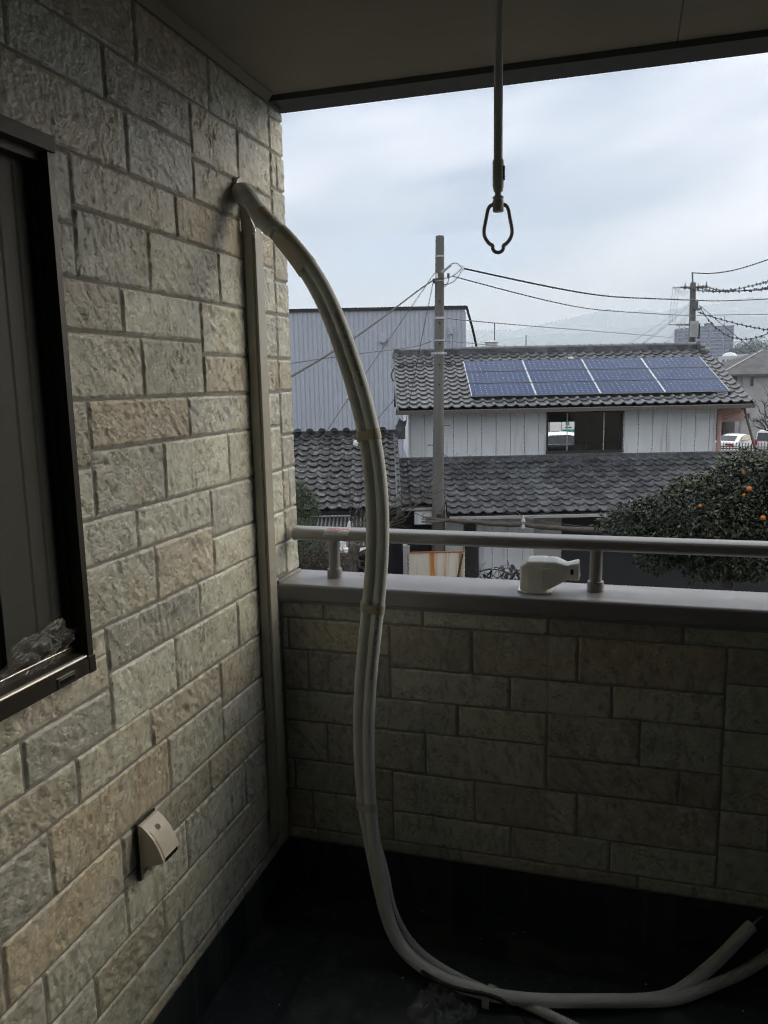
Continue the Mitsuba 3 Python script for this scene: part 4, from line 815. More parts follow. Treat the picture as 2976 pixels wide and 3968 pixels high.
# corrugated lean-to in front of it: overlapping sheets
ln = thing('lean_to', 'lean-to with a grey corrugated roof under the mossy tiled eave', 'shed')
put(ln, MB(HM).box(-5.2, -.95, -3.06, -2.98, -4.4, -1.02).box(-.98, -.90, -4.55, -3.06, -4.4, -1.40), 'dark_room')
P_ = .0765; nseg = 6
def corr(E0, wid, dz):
    k = int(round(wid / P_)); x = np.linspace(0, k * P_, k * nseg + 1); h = .017 * np.cos(2 * np.pi * x / P_)
    N0, N1 = -4.62, -3.02; za, zb = -1.338, -.985
    v = [(E0 + a, N0 + rg.uniform(-.004, .004), za + hh + dz) for a, hh in zip(x, h)] + [(E0 + a, N1, zb + hh + dz) for a, hh in zip(x, h)]
    q = len(x); v += [(a, b_, c - .003) for a, b_, c in v[:q]]
    f = [[i, i + 1, q + i + 1, q + i] for i in range(q - 1)] + [[2 * q + i, 2 * q + i + 1, i + 1, i] for i in range(q - 1)]
    return MB(HM).add(v, f)
for i in range(7): part(ln, 'corrugated_sheet', corr(-5.2 + .612 * i, .688, .004 * (i % 2)), 'corrugated_grey', 40)
part(ln, 'eave_rail', MB(HM).box(-5.2, -.85, -4.55, -4.51, -1.42, -1.365), 'trim_brown'); part(ln, 'post', MB(HM).box(-.96, -.86, -4.5, -4.4, -4.4, -1.42), 'log_wood')
# ------------------------------------------------------------------ corrugated warehouse
r0 = at(38, *c1(1268, 535)); WE = (r0 - HO) @ HE; WN = (r0 - HO) @ HN; WZ = r0[2]
wh = thing('steel_warehouse', 'tall pale blue corrugated steel warehouse behind the tiled houses', 'warehouse')
x = np.arange(0, 16.5, .215); prof = [(0, 0)]
v2 = []
for a in x: v2 += [(WE - a, WN), (WE - a - .160, WN), (WE - a - .168, WN + .032), (WE - a - .205, WN + .032)]
v2 = np.array(v2); k_ = len(v2)
mb = MB(HM).add([(a, b_, -4.4) for a, b_ in v2] + [(a, b_, WZ - .12) for a, b_ in v2], [[i + 1, i, k_ + i, k_ + i + 1] for i in range(k_ - 1)])
mb.box(WE - 16.5, WE - .01, WN + .25, WN + 14, -4.4, WZ - .7); put(wh, mb, 'shed_steel')
put(wh + '__side_wall', MB(HM).box(WE - .009, WE + .03, WN + .003, WN + 14, -4.4, WZ - .25), 'shed_steel')
put(wh + '__roof_edge', MB(HM).box(WE - 16.5, WE + .07, WN - .07, WN + .18, WZ - .11, WZ + .05), 'cable')
put(wh + '__side_roof_edge', MB(HM).tube([(WE + .06, WN, WZ), (WE + .42, WN + .8, WZ - .9), (WE + .95, WN + 2.0, WZ - 2.6)], .06, 6), 'cable')
for u, v_ in ((763, 732), (1183, 700), (497, 815)):
    p = at(37.6, *c1(u, v_)); q = ((p - HO) @ HE, p[2])
    part(wh, 'wall_lamp' if u < 1000 else 'wall_pipe', MB(HM).box(q[0] - .14, q[0] + .14, WN - .06, WN - .02, q[1] - .08, q[1] + .22).cyl((q[0], WN - .25, q[1]), (q[0], WN - .06, q[1]), .17, sides=14) if u < 1000 else MB(HM).cyl((q[0], WN - .08, q[1] - .9), (q[0], WN - .08, q[1]), .05).cyl((q[0], WN - .1, q[1]), (q[0], WN - .1, q[1] + .3), .11), 'shed_steel')
# ------------------------------------------------------------------ grey house on the right
gh = thing('grey_house', 'grey rendered house with a dark hipped roof at the right edge', 'house')
R3 = lambda x, y, d=72.0: at(d, *c3(x, y))
bl = R3(1360, 1560); GE = (bl - HO) @ HE; GN = (bl - HO) @ HN
def GW(e, n_, z): return (GE + e, GN + n_, z)
ez = R3(1350, 1055)[2]
mb = MB(HM).box(*[GE, GE + 14.0, GN, GN + 8, -4.4, ez]); put(gh, mb, 'render_grey')
put(gh + '__garage_wall', MB(HM).box(GE - 4.2, GE - .01, GN + 2.2, GN + 8, -4.4, ez - .4), 'trim_brown')
apx = R3(1640, 868, 77); ap = ((apx - HO) @ HE, (apx - HO) @ HN, apx[2])
o = .55
mb = MB(HM).add([(GE - o - 1.2, GN - o, ez), (GE + 14.5, GN - o, ez), (GE + 14.5, GN + 8.5, ez), (GE - o - 1.2, GN + 8.5, ez), (ap[0] - .3, GN + 4, ap[2] + .15), (ap[0] + 4, GN + 4, ap[2] + .15)], [[0, 1, 5, 4], [1, 2, 5, 5], [2, 3, 4, 5], [3, 0, 4, 4]])
put(gh + '__roof', mb, 'slate_roof')
put(gh + '__roof__eave_board', MB(HM).box(GE - o - 1.2, GE + 14.5, GN - o - .02, GN - o + .06, ez - .16, ez - .012), 'trim_brown')
put(gh + '__roof__hip', MB(HM).tube([(GE - o - 1.2, GN - o, ez + .04), (ap[0] - .3, GN + 4, ap[2] + .18)], .05, 6), 'trim_grey')
def gwin(x0, y0, x1, y1, lb=None):
    a, b_ = R3(x0, y0), R3(x1, y1); e0, e1 = (a - HO) @ HE, (b_ - HO) @ HE
    k = part(gh, 'window', MB(HM).box(e0, e1, GN - .05, GN - .002, b_[2], a[2]), 'trim_grey', label=lb); put(k + '__pane', MB(HM).box(e0 + .08, e1 - .08, GN - .058, GN - .0505, b_[2] + .08, a[2] - .08), 'car_glass')
gwin(1505, 1070, 1550, 1158); gwin(1448, 1368, 1515, 1425); gwin(1535, 1410, 1562, 1462)
part(gh, 'downpipe', MB(HM).cyl(GW(.45, -.08, -4.4), GW(.45, -.08, ez), .06), 'trim_grey')
# dark gable roof between the two houses
p0, p1, p2 = R3(1085, 830, 68), R3(1320, 985, 68), R3(1150, 1010, 68)
bh = thing('dark_gable_house', 'dark roofed house half hidden behind the right end of the tiled roof', 'house')
e_ = lambda p: ((p - HO) @ HE, (p - HO) @ HN, p[2])
a, b_ = e_(p0), e_(p1)
put(bh, MB(HM).box(a[0] - 4, b_[0] - .4, a[1] + .4, a[1] + 6, -4.4, b_[2] - .25), 'trim_brown')
put(bh + '__roof', MB(HM).prism([(a[0] - 4.6, b_[2] - .3), (b_[0], b_[2]), (a[0], a[2]), (a[0] - .3, a[2])], 6.6, frame((0, a[1] + 6.6, 0), (1, 0, 0), (0, 0, 1), (0, -1, 0))), 'slate_roof')
# ------------------------------------------------------------------ apartment tower
tw = thing('apartment_tower', 'tall pale violet apartment tower far behind the utility pole', 'apartment building')
ta, tb_ = at(800, *c3(1048, 660)), at(800, *c3(1378, 640)); tl = at(800, *c3(905, 680))
TH = math.radians(9); TE = np.array([math.cos(TH), math.sin(TH), 0]); TN = np.array([-math.sin(TH), math.cos(TH), 0])
TM = np.eye(4); TM[:3, 0] = TE; TM[:3, 1] = TN; TM[:3, 3] = [ta[0], ta[1], 0]
Wt = (tb_ - ta) @ TE; zt = tb_[2] - 1.0; Wl = (tl - ta) @ TE; zl = tl[2]
put(tw, MB(TM).box(0, Wt, 0, 16, -4.4, zt).box(Wl, -.01, 6, 20, -4.4, zl), 'tower_wall')
nf = 15; fh = (zt + 4.4 - 4) / nf
for i in range(nf):
    z = -.4 + fh * (i + 1) - .3
    sl = part(tw, 'balcony', MB(TM).box(1.0, Wt - 9.5, -1.5, -.01, z - fh + .15, z - fh + 1.15), 'tower_light'); 
    for j in range(7): part(sl, 'window', MB(TM).box(1.2 + (Wt - 11) * j / 7, 1.2 + (Wt - 11) * (j + .78) / 7, -.06, -.005, z - fh + 1.16, z - .45), 'tower_dark')
    part(tw, 'side_balcony', MB(TM).box(Wl + .3, -.6, 4.8, 5.99, z - fh + .15, z - fh + 1.15), 'tower_light')
    part(tw, 'annex_window', MB(TM).box(Wl + .8, -1.2, 5.90, 5.995, z - fh + 1.16, z - .4), 'tower_dark')
    part(tw, 'end_balcony', MB(TM).box(Wt - 6.8, Wt - 1.4, -1.4, -.01, z - fh + .15, z - fh + 1.1), 'tower_light'); part(tw, 'end_window', MB(TM).box(Wt - 6.2, Wt - 2.0, -.08, -.005, z - fh + 1.12, z - .4), 'tower_dark')
for x in (0, Wt * .36, Wt - 9.2, Wt - .9): part(tw, 'pier', MB(TM).box(x, x + .9, -1.8, -.02, -4.4, zt + .4), 'tower_light')
put(tw + '__lift_housing', MB(TM).box(Wt * .3, Wt * .5, 4, 12, zt + .001, zt + 3).cyl((Wt * .8, 6, zt), (Wt * .8, 6, zt + 9), .3), 'tower_wall')
# small far roofs and a rooftop tank over the ridge
tk = thing('rooftop_tank', 'small dark rooftop tank with a thin mast above the tiled ridge', 'tank')
p = at(260, *c2(745, 200)); put(tk, MB(mtr(*p)).lathe([(0, -9), (2.0, -9), (2.0, 2.4), (2.6, 2.6), (0, 3.3)], None, 10).box(-9, 10, -4, 4, -16 - p[2] * 0, -9), 'far_wall'); put(tk + '__mast', MB(mtr(*p)).cyl((1, 0, 2.6), (1, 0, 8.5), .16), 'wire_grey')
whole('antenna', MB(mtr(*at(260, *c2(992, 215)))).cyl((0, 0, -12), (0, 0, 5.4), .16).box(-9.9, -9.3, -.1, .1, -9, .6).box(-11, -8.5, -.1, .1, .2, .5), 'wire_grey', 'thin distant antenna masts above the tiled ridge', 'antenna')
for i, (u, v_, w, h, lb) in enumerate(((1330, 905, 22, 6, 'white domed roof of a far building at the foot of the tower'), (1480, 888, 26, 9, 'pale far block right of the tower foot'), (1420, 925, 34, 5, 'low far building in front of the tower foot'))):
    p = at(420 + 25 * i, *c3(u, v_)); k = thing('low_building', lb, 'building', 'far low buildings by the tower')
    put(k, MB(TM if False else mtr(p[0], p[1], 0)).box(-w / 5, w / 5, 0, 9, -4.4, p[2]), 'far_wall')
    for j in range(4): part(k, 'side_window', MB(mtr(p[0], p[1], 0)).box(-w / 5 + .8 + j * w / 11, -w / 5 + 1.8 + j * w / 11, -.1, -.01, p[2] - 3, p[2] - 1.6), 'tower_dark')
    if i == 0: put(k + '__dome', MB(mtr(p[0], p[1] + 4, p[2])).lathe([(3.4, 0.01), (3.0, .9), (2, 1.5), (0, 1.9)], None, 16), 'panel_white', True)

# ================================================================== POLES AND WIRES
N1 = -2.2
pb, pt = np.array([.477, N1, -1.07]), np.array([.568, N1, 4.53])
def pole1(z): return pb + (pt - pb) * (z - pb[2]) / (pt[2] - pb[2])
up = thing('utility_pole', 'tall concrete utility pole standing in front of the tiled house', 'utility pole')
zz = [-4.4, -1.07, 1.5, 4.50, 4.53]
put(up, MB(HM).tube([pole1(z) for z in zz], [.150, .126, .108, .0865, .075], 28), 'pole_concrete', 30)
def band(z, r, h, m=MB): p = pole1(z); return MB(HM).cyl(p - (0, 0, h / 2), p + (0, 0, h / 2), r, sides=24)
def zat(x, y): return hp(N1, *c1(x, y))[2]
for y, r, h in ((228, .098, .035), (605, .108, .045), (742, .112, .030), (820, .115, .05), (378, .102, .02)):
    z = zat(1112, y); k = part(up, 'band', band(z, r, h), 'galvanised'); p = pole1(z)
    if y in (605, 820): part(k, 'lug', MB(HM).box(p[0] - r - .05, p[0] - r + .01, N1 - .03, N1 + .03, z - .02, z + .02).box(p[0] + r - .01, p[0] + r + .05, N1 - .03, N1 + .03, z - .02, z + .02), 'galvanised')
for y in (505, 635, 762, 890, 1012): p = pole1(zat(1112, y)); part(up, 'step_hole', MB(HM).cyl(p + (0, -.125, 0), p + (0, -.06, 0), .018, sides=10), 'black_plastic')
for x0, x1, y in ((1138, 1172, 1262), (1036, 1070, 1382), (1078, 1090, 1745)): a, b_ = hp(N1, *c1(x0, y)), hp(N1, *c1(x1, y)); part(up, 'step_bolt', MB(HM).cyl((a[0], N1, a[2]), (b_[0], N1, b_[2]), .011, sides=8), 'wire_grey')
z = zat(1105, 325); p = pole1(z); q = hp(N1, *c1(1178, 285))
part(up, 'bracket_arm', MB(HM).tube([p + (.03, -.1, -.02), np.array([q[0], N1 - .16, q[2]])], .028, 6), 'galvanised')
z = zat(1110, 835); p = pole1(zat(1105, 1815)); part(up, 'dark_clamp', MB(HM).box(p[0] - .04, p[0] + .06, N1 - .17, N1 - .11, p[2] - .05, p[2] + .06), 'window_frame')
def wpt(x, y, crop=c1, N=N1): q = hp(N, *crop(x, y)); return HW(*q)
def wire(name, label, pts, r, bs='cable', cat='cable', beads=None):
    return whole(name, MB().tube(np.asarray(pts), r, 6), bs, label, cat, smooth=60)
att = wpt(1248, 298, N=N1 - .1)
wire('service_cable', 'thick black cable sagging from the concrete pole to the right edge', spline([att, at(18.5, *c3(180, 398)), at(20.5, *c3(560, 431)), at(23, *c3(1000, 448)), at(26, *c3(1250, 454)), at(29, *c3(1635, 439)), at(33, *c3(2100, 405))], 60), .017)
wire('thin_cable', 'thinner black cable below the thick one, running to the right edge', spline([wpt(1192, 348), at(18.5, *c3(0, 489)), at(21, *c3(400, 540)), at(24, *c3(830, 567)), at(28, *c3(1100, 572)), at(31, *c3(1635, 563)), at(36, *c3(2100, 545))], 50), .011)
wire('service_cable', 'thick black cable dropping from the concrete pole to the lower left', spline([wpt(1075, 372), at(14.5, *c1(880, 512)), at(12.5, *c1(600, 718)), at(10.4, *c1(210, 958)), at(8.6, *c1(-300, 1260))], 40), .014)
wire('guy_wire', 'thin guy wire from the concrete pole down to the mossy roof', [wpt(1080, 330), wpt(665, 935, N=-2.6), wpt(550, 1100, N=-2.7), wpt(390, 1345, N=-2.9), wpt(230, 1580, N=-3.0)], .008, 'wire_grey')
g1 = wpt(556, 1082, N=-2.7); whole('guy_insulator', MB(mtr(*g1)).cyl((-.04, 0, -.06), (.05, 0, .07), .038), 'galvanised', 'small pale fitting in the middle of the guy wire', 'insulator')
wire('stay_wire', 'steep stay wire from the pole top to the corner of the tiled house', [wpt(1072, 385), wpt(1000, 740, N=-1.6), wpt(895, 1290, N=-.3)], .008, 'wire_grey')
wire('stay_wire', 'stay wire crossing the upper tiled roof down to the lower left', [wpt(1085, 838), wpt(845, 1090), wpt(600, 1370, N=-2.6), wpt(330, 1700, N=-3.3)], .009, 'wire_grey')
g1 = wpt(598, 1371, N=-2.6); whole('stay_insulator', MB(mtr(*g1)).lathe([(0, -.06), (.04, -.05), (.055, 0), (.04, .05), (0, .06)]), 'porcelain', 'white egg insulator on the stay wire over the mossy roof', 'insulator', smooth=40)
wire('spiral_phone_line', 'twisted telephone line crossing left of the pole in front of the warehouse', spline([wpt(1060, 745), wpt(1010, 765, N=-2.5), wpt(700, 812, N=-4.5), wpt(210, 880, N=-6), wpt(-300, 960, N=-8)], 40), .010, 'wire_grey')
wire('phone_line', 'telephone line leaving the pole to the right over the ridge', spline([wpt(1150, 745), at(22, *c2(520, 140)), at(27, *c2(980, 185)), at(31, *c2(1100, 196))], 30), .010, 'wire_grey')
wire('phone_line', 'thin line from the upper pole band to the right, above the ridge', spline([wpt(1155, 605), at(22, *c2(740, 0)), at(32, *c3(0, 684)), at(45, *c3(600, 733)), at(52, *c3(900, 760))], 30), .013, 'wire_grey')
wire('yard_wire', 'thin wire from the pole across the lower tiles to a knot over the pole log', [HW(*hp(N1 - .14, *c2(325, 875))), HW(*hp(-2.5, *c2(425, 955))), HW(*hp(-2.6, *c2(700, 1185))), HW(*hp(-2.7, *c2(975, 1392)))], .008, 'wire_grey')
for i, (x0, y0, x1, y1, lb) in enumerate(((310, 1155, 975, 1392, 'thin string from the pole to the knot on the log'), (975, 1392, 1659, 1480, 'lower string from the knot on the log to the right'), (975, 1395, 1659, 1210, 'upper string from the knot rising right over the lower tiles'))):
    wire('string', lb, sag(HW(*hp(-2.65, *c2(x0, y0))), HW(*hp(-2.75, *c2(x1, y1))), .03), .004, 'wire_grey', 'string')
kn = HW(*hp(-2.72, *c2(972, 1420))); whole('string_knot', MB(mtr(*kn)).lathe([(0, -.16), (.05, -.14), (.03, -.06), (.05, .0), (.025, .08), (0, .14)], None, 8), 'galvanised', 'grey knot of string tied round the log', 'knot')
# jumpers and fittings at the pole head
jm = [(1112, 362, 1180, 352, 1245, 300, 40), (1130, 398, 1190, 385, 1250, 300, 30), (1168, 285, 1205, 268, 1248, 298, -10), (1140, 415, 1160, 390, 1166, 350, 5)]
mb = MB(HM)
for x0, y0, x1, y1, x2, y2, _ in jm: mb.tube(spline([hp(N1 - .12, *c1(x0, y0)), hp(N1 - .16, *c1(x1, y1)), hp(N1 - .10, *c1(x2, y2))], 14), .008, 6)
put(up + '__jumper', mb, 'cable', 60); tag(up + '__jumper', kind='stuff')
for x, y in ((1165, 345), (1093, 345), (1076, 378), (1252, 300)): q = hp(N1 - .13, *c1(x, y)); part(up, 'insulator', MB(HM @ mtr(*q)).lathe([(0, -.05), (.03, -.045), (.02, -.01), (.034, .0), (.02, .02), (.03, .045), (0, .05)], None, 10), 'porcelain' if x in (1093, 1252) else 'cable')

# ------------------------------------------------------------------ second pole
D2 = 51
def q2(x, y, d=D2): return at(d, *c3(x, y))
up2 = thing('power_pole', 'distant power pole with crossarms and a transformer, right of the solar roof', 'utility pole')
b0, t0 = q2(1014, 800), q2(1023, 306)
base = b0 + (b0 - t0) * (b0[2] + 4.4) / (t0[2] - b0[2])
put(up2, MB().tube([base, b0, t0], [.23, .20, .155], 16), 'pole_concrete', 40)
put(up2 + '__ground_wire_mast', MB().cyl(q2(1021, 312), q2(1017, 222), .045), 'wire_grey')
def arm(x0, x1, y, r=.05): return MB().tube([q2(x0, y), q2(x1, y)], r, 4)
a1 = part(up2, 'crossarm', arm(915, 1120, 345), 'wire_grey'); a1b = part(up2, 'crossarm', MB().tube([q2(1030, 350), q2(1115, 333)], .05, 4), 'wire_grey'); a2 = part(up2, 'crossarm', arm(885, 1010, 650), 'wire_grey')
a3 = part(up2, 'crossarm', MB().tube([q2(856, 345), q2(925, 348)], .03, 4), 'wire_grey'); a4 = part(up2, 'crossarm', MB().tube([q2(823, 648), q2(890, 650)], .03, 4), 'wire_grey')
ins = [(0, -.12), (.07, -.11), (.06, -.05), (.11, -.02), (.05, .02), (.09, .05), (.03, .08), (.02, .26), (0, .26)]
for x, y in ((958, 345), (1063, 345), (1132, 338)): part(up2, 'dark_insulator', MB(mtr(*q2(x, y))).lathe(ins, None, 10), 'cable')
for x, y in ((858, 346), (882, 346), (906, 346), (826, 647), (850, 647), (872, 647)): part(up2, 'white_insulator', MB(mtr(*q2(x, y))).lathe([(0, -.06), (.045, -.04), (.055, 0), (.045, .04), (0, .06)], None, 10), 'porcelain')
for x, y in ((914, 655), (950, 655)): part(up2, 'pin_insulator', MB(mtr(*q2(x, y))).lathe([(0, -.22), (.05, -.21), (.03, -.15), (.06, -.12), (.03, -.05), (.055, 0), (.03, .06), (.015, .24), (0, .24)], None, 10), 'porcelain')
tr = part(up2, 'transformer', MB().box(-.23, .22, -.2, .2, -.45, .45, mtr(*q2(1032, 686, D2 - .5))), 'galvanised')
for j in range(6): part(tr, 'fin', MB().box(-.19 + .07 * j, -.165 + .07 * j, -.25, -.2005, -.38, .28, mtr(*q2(1032, 686, D2 - .5))), 'galvanised')
part(up2, 'fuse_box', MB().box(-.06, .07, -.1, .1, -.42, .42, mtr(*q2(1068, 700, D2 - .4))), 'window_frame')
part(up2, 'bracket', MB().box(-.10, .16, -.12, .1, -.22, .22, mtr(*q2(1040, 490, D2 - .2))), 'wire_grey'); part(up2, 'bracket', MB().box(-.1, .2, -.1, .1, -.06, .06, mtr(*q2(1050, 525, D2 - .2))), 'wire_grey')
def line2(name, label, pts, r=.018, n=40, beads=0, br=.070):
    p = resample(spline([q2(*q) for q in pts], 300), .35); k = whole(name, MB().tube(p, r, 5), 'cable', label, 'power line', smooth=60)
    if beads:
        mb = MB(); p = resample(spline([q2(*q) for q in pts], 300), beads)
        for i, c in enumerate(p[1:]):
            mb.tm(trimesh.creation.torus(br * .8, br * .42, major_sections=8, minor_sections=5), mtr(*(c + (0, 0, .022 * (-1) ** i))) @ mrot([0, 1, 0], 75))
        put(k + '__spacer', mb, 'cable'); tag(k + '__spacer', kind='stuff')
line2('overhead_earth_line', 'topmost power line rising from the far pole mast to the right', [(1017, 224, 51), (1125, 231, 50), (1240, 224, 49), (1360, 203, 48), (1505, 162, 46), (1635, 118, 44), (1800, 50, 42)], .030)
line2('beaded_line', 'upper beaded power line right of the far pole', [(1132, 340, 51), (1230, 365, 50), (1330, 366, 49), (1460, 342, 48), (1635, 298, 46)], .022, beads=.34)
line2('beaded_line', 'second beaded power line, sagging just below the upper one', [(1063, 345, 51), (1170, 373, 50), (1260, 378, 49), (1420, 374, 48), (1635, 344, 46)], .022, beads=.36)
line2('beaded_line', 'third beaded power line leaving the far pole crossarm', [(960, 345, 51), (1070, 370, 50), (1200, 377, 49), (1400, 373, 48), (1635, 354, 46)], .03, beads=.40)
line2('beaded_line', 'beaded line falling to the right above the apartment tower', [(1060, 545, 51), (1160, 580, 50), (1320, 625, 49), (1440, 655, 48), (1635, 692, 46)], .022, beads=.42)
line2('beaded_line', 'lowest beaded line sagging across the apartment tower', [(1075, 498, 51), (1120, 570, 50), (1200, 665, 49), (1300, 735, 48), (1400, 765, 47), (1500, 763, 46), (1635, 722, 45)], .022, beads=.42)
line2('drop_line', 'straight thin line slanting right from the far pole over the tower', [(1075, 490, 51), (1300, 680, 49), (1555, 885, 46)], .018)
for i, (x0, y0, x1, y1, lb) in enumerate(((1000, 470, 468, 825, 'longest thin line slanting left from the far pole to the ridge'), (1000, 480, 580, 823, 'second thin line slanting left from the far pole'), (1002, 490, 600, 823, 'third thin line slanting left from the far pole'),
                                      (1004, 500, 790, 815, 'steep thin line left of the far pole'), (1005, 520, 806, 815, 'second steep thin line left of the far pole'), (1006, 540, 835, 812, 'steepest thin line left of the far pole'))):
    line2('slanting_line', lb, [(x0, y0, 51), ((x0 + x1) / 2, (y0 + y1) / 2 + 6, 44), (x1, y1, 36)], .009)
for i, (x, x2) in enumerate(((858, 826), (882, 850), (906, 874))):
    line2('dropper_wire', ('left', 'middle', 'right')[i] + ' vertical wire between the two crossarms of the far pole', [(x, 350, 51), ((x + x2) / 2, 500, 51), (x2, 645, 51)], .009)
for i, (y, dy, lb) in enumerate(((348, 38, 'upper loop of wire under the far crossarm'), (352, 52, 'lower loop of wire under the far crossarm'), (356, 64, 'lowest loop of wire under the far crossarm'))):
    line2('loop_wire', lb, [(862 + 24 * i, y, 51), (905 + 24 * i, y + dy, 51), (960 + 15 * i, y + 22, 51)], .009)

# ================================================================== PLANTS
def leaf_cloud(centres, radii, n, size, seed, shell=.55, droop=.0, aspect=.42, bias=None):
    """n small pointed leaves spread through ellipsoids, denser towards their surface; each leaf is a bent diamond of four triangles."""
    rg = np.random.default_rng(seed); w = np.array([r[0] * r[1] * r[2] for r in radii]) ** .8; pick = rg.choice(len(radii), n, p=w / w.sum())
    d = rg.normal(size=(n, 3)); d /= np.linalg.norm(d, axis=1, keepdims=True)
    rad = shell + (1 - shell) * rg.random(n) ** .6; rad = np.where(rg.random(n) < .2, rg.random(n) ** .5, rad)
    lump = .78 + .5 * meshkit.fbm(d * 2.1 + pick[:, None] * 3.3, 3, seed)
    C = np.array(centres)[pick] + d * np.array(radii)[pick] * (rad * lump)[:, None]
    ax = d * .8 + rg.normal(size=(n, 3)) * .7 + (0, 0, -droop); ax /= np.linalg.norm(ax, axis=1, keepdims=True)
    nn = rg.normal(size=(n, 3)) * .6 + (0, 0, .8) + d * .4; sd = np.cross(ax, nn); sd /= np.linalg.norm(sd, axis=1, keepdims=True) + 1e-9; nn = np.cross(sd, ax)
    L = (size * rg.uniform(.65, 1.25, n))[:, None]
    a = C; t = C + ax * L - nn * L * .12; m = C + ax * L * .45 + nn * L * .10; l = m + sd * L * aspect * .5 - nn * L * .07; r = m - sd * L * aspect * .5 - nn * L * .07
    v = np.stack([a, l, t, r, m], 1).reshape(-1, 3); q = np.arange(n)[:, None] * 5
    f = np.concatenate([q + [0, 4, 1], q + [4, 2, 1], q + [0, 3, 4], q + [4, 3, 2]])
    return MB().add(v, f)
def branchy(base, tips, r0, seed, wob=.08, n=9, rt_=.35):
    rg = np.random.default_rng(seed); mb = MB()
    for t in tips:
        p = np.linspace(base, t, n); p[1:-1] += rg.normal(size=(n - 2, 3)) * wob * np.linalg.norm(np.array(t) - base) * .25
        mb.tube(p, np.linspace(r0, r0 * rt_, n), 6)
    return mb
# orange tree at the right edge, some eleven metres off
ot = thing('orange_tree', 'dense dark orange tree with fruit at the right edge of the yard', 'tree')
tc = at(11.9, *c3(1580, 2150)); tcx = np.array(tc)
W3 = lambda x, y, d=11.6: at(d, *c3(x, y))
W4 = lambda x, y, d=11.6: at(d, 1600 + x * .8294, 1950 + y * .8294)
blobs = [(W3(1500, 2060, 12), (.80, .8, .50)), (W3(1590, 1800, 12.2), (.40, .45, .20)), (W3(1200, 2030, 12), (.50, .5, .28)), (W3(1350, 1930, 12.4), (.34, .4, .26)), (W3(1390, 1760, 12.3), (.13, .15, .13)), (W3(1000, 2010, 12), (.30, .3, .16)), (W3(820, 2160, 11.8), (.48, .45, .20)), (W3(560, 2200, 11.7), (.36, .34, .17)), (W3(1100, 2200, 11.6), (.8, .7, .40)),
         (W4(1250, 140, 11.5), (.70, .6, .30)), (W4(1480, 160, 11.6), (.85, .7, .50)), (W4(1000, 100, 11.6), (.40, .4, .18)), (W4(1130, 260, 11.3), (.26, .3, .16)), (W4(1340, 290, 11.2), (.22, .22, .20)), (W4(1560, 260, 11.3), (.45, .4, .25)), (W3(2000, 1950, 12), (.8, .8, .5)), (W3(1900, 2300, 12), (.9, .9, .6))]
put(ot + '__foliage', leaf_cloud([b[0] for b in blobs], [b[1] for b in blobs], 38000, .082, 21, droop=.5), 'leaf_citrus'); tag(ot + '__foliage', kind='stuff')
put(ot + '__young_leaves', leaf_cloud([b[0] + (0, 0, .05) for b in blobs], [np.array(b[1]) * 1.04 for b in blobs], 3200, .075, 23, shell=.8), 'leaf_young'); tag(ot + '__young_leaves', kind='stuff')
tb = np.array([W4(1480, 500, 12)[0], W4(1480, 500, 12)[1], -4.4])
put(ot + '__trunk', MB().tube([tb, tb + (.05, 0, 1.3), W4(1470, 330, 12)], [.14, .11, .08], 10), 'bark', 40)
put(ot + '__limbs', branchy(W4(1470, 330, 12), [b[0] for b in blobs[:13]], .05, 4), 'twig'); tag(ot + '__limbs', kind='stuff')
for x, y, d, r, lb, s in ((1481, 1990, 11.15, .036, 'brightest orange fruit, highest and largest in the tree', 3), (1440, 2042, 11.3, .027, 'small orange fruit just below the brightest one', 3), (1437, 1852, 11.75, .033, 'reddish orange fruit near the top of the tree', 3), (1128, 2008, 11.6, .030, 'shaded orange fruit in the upper left leaves', 3),
                          (1384, 150, 11.0, .032, 'orange fruit just above the handrail', 4), (1636, 68, 11.0, .033, 'orange fruit at the right edge of the view', 4), (1080, 2130, 11.1, .026, 'dim orange fruit deep in the lower leaves', 3)):
    p = (W3 if s == 3 else W4)(x, y, d); k = thing('orange', lb, 'orange', 'oranges hanging in the tree')
    put(k, MB(mtr(*p)).lathe([(0, -.96 * r), (.5 * r, -.86 * r), (.87 * r, -.5 * r), (r, 0), (.87 * r, .5 * r), (.5 * r, .82 * r), (.1 * r, .90 * r), (0, .86 * r)], None, 18), 'orange_peel', True)
    put(k + '__stem', MB(mtr(*p)).tube([(0, 0, r * .85), (.004, .005, r * 1.5)], .004, 5), 'twig')
# evergreen shrubs and hedge at the lower left, bare tree, stump
def shrub(name, label, cs, n, size, seed, bs='leaf_shrub', cat='shrub', asp=.3):
    k = thing(name, label, cat); put(k + '__foliage', leaf_cloud([c for c, r in cs], [r for c, r in cs], n, size, seed, aspect=asp), bs); tag(k + '__foliage', kind='stuff')
    c0 = np.mean([c for c, r in cs], 0); b = np.array([c0[0], c0[1], -4.4]); put(k + '__stem', branchy(b, [c for c, r in cs], .03, seed), 'twig'); return k
S1 = lambda x, y, d: at(d, *c1(x, y))
SM_ = lambda x, y, d: at(d, 1000 + x / 2.37, 1950 + y / 2.37)
shrub('pruned_pine', 'rounded dark evergreen shrub beside the stone wall corner', [(S1(262, 1775, 13.8), (.34, .3, .34)), (S1(240, 1690, 13.9), (.2, .2, .25)), (SM_(440, 420, 13), (.40, .36, .42)), (SM_(400, 500, 12.9), (.36, .3, .3))], 9000, .075, 31, asp=.16)
shrub('hedge', 'low hedge of small brown green leaves behind the left handrail post', [(SM_(560, 530, 11.6), (.34, .3, .22)), (SM_(640, 560, 11.5), (.36, .3, .2)), (SM_(470, 580, 11.5), (.3, .3, .16))], 4200, .06, 32, 'leaf_dry')
bt = thing('bare_tree', 'leafless tree with thin branches in front of the lean-to', 'tree')
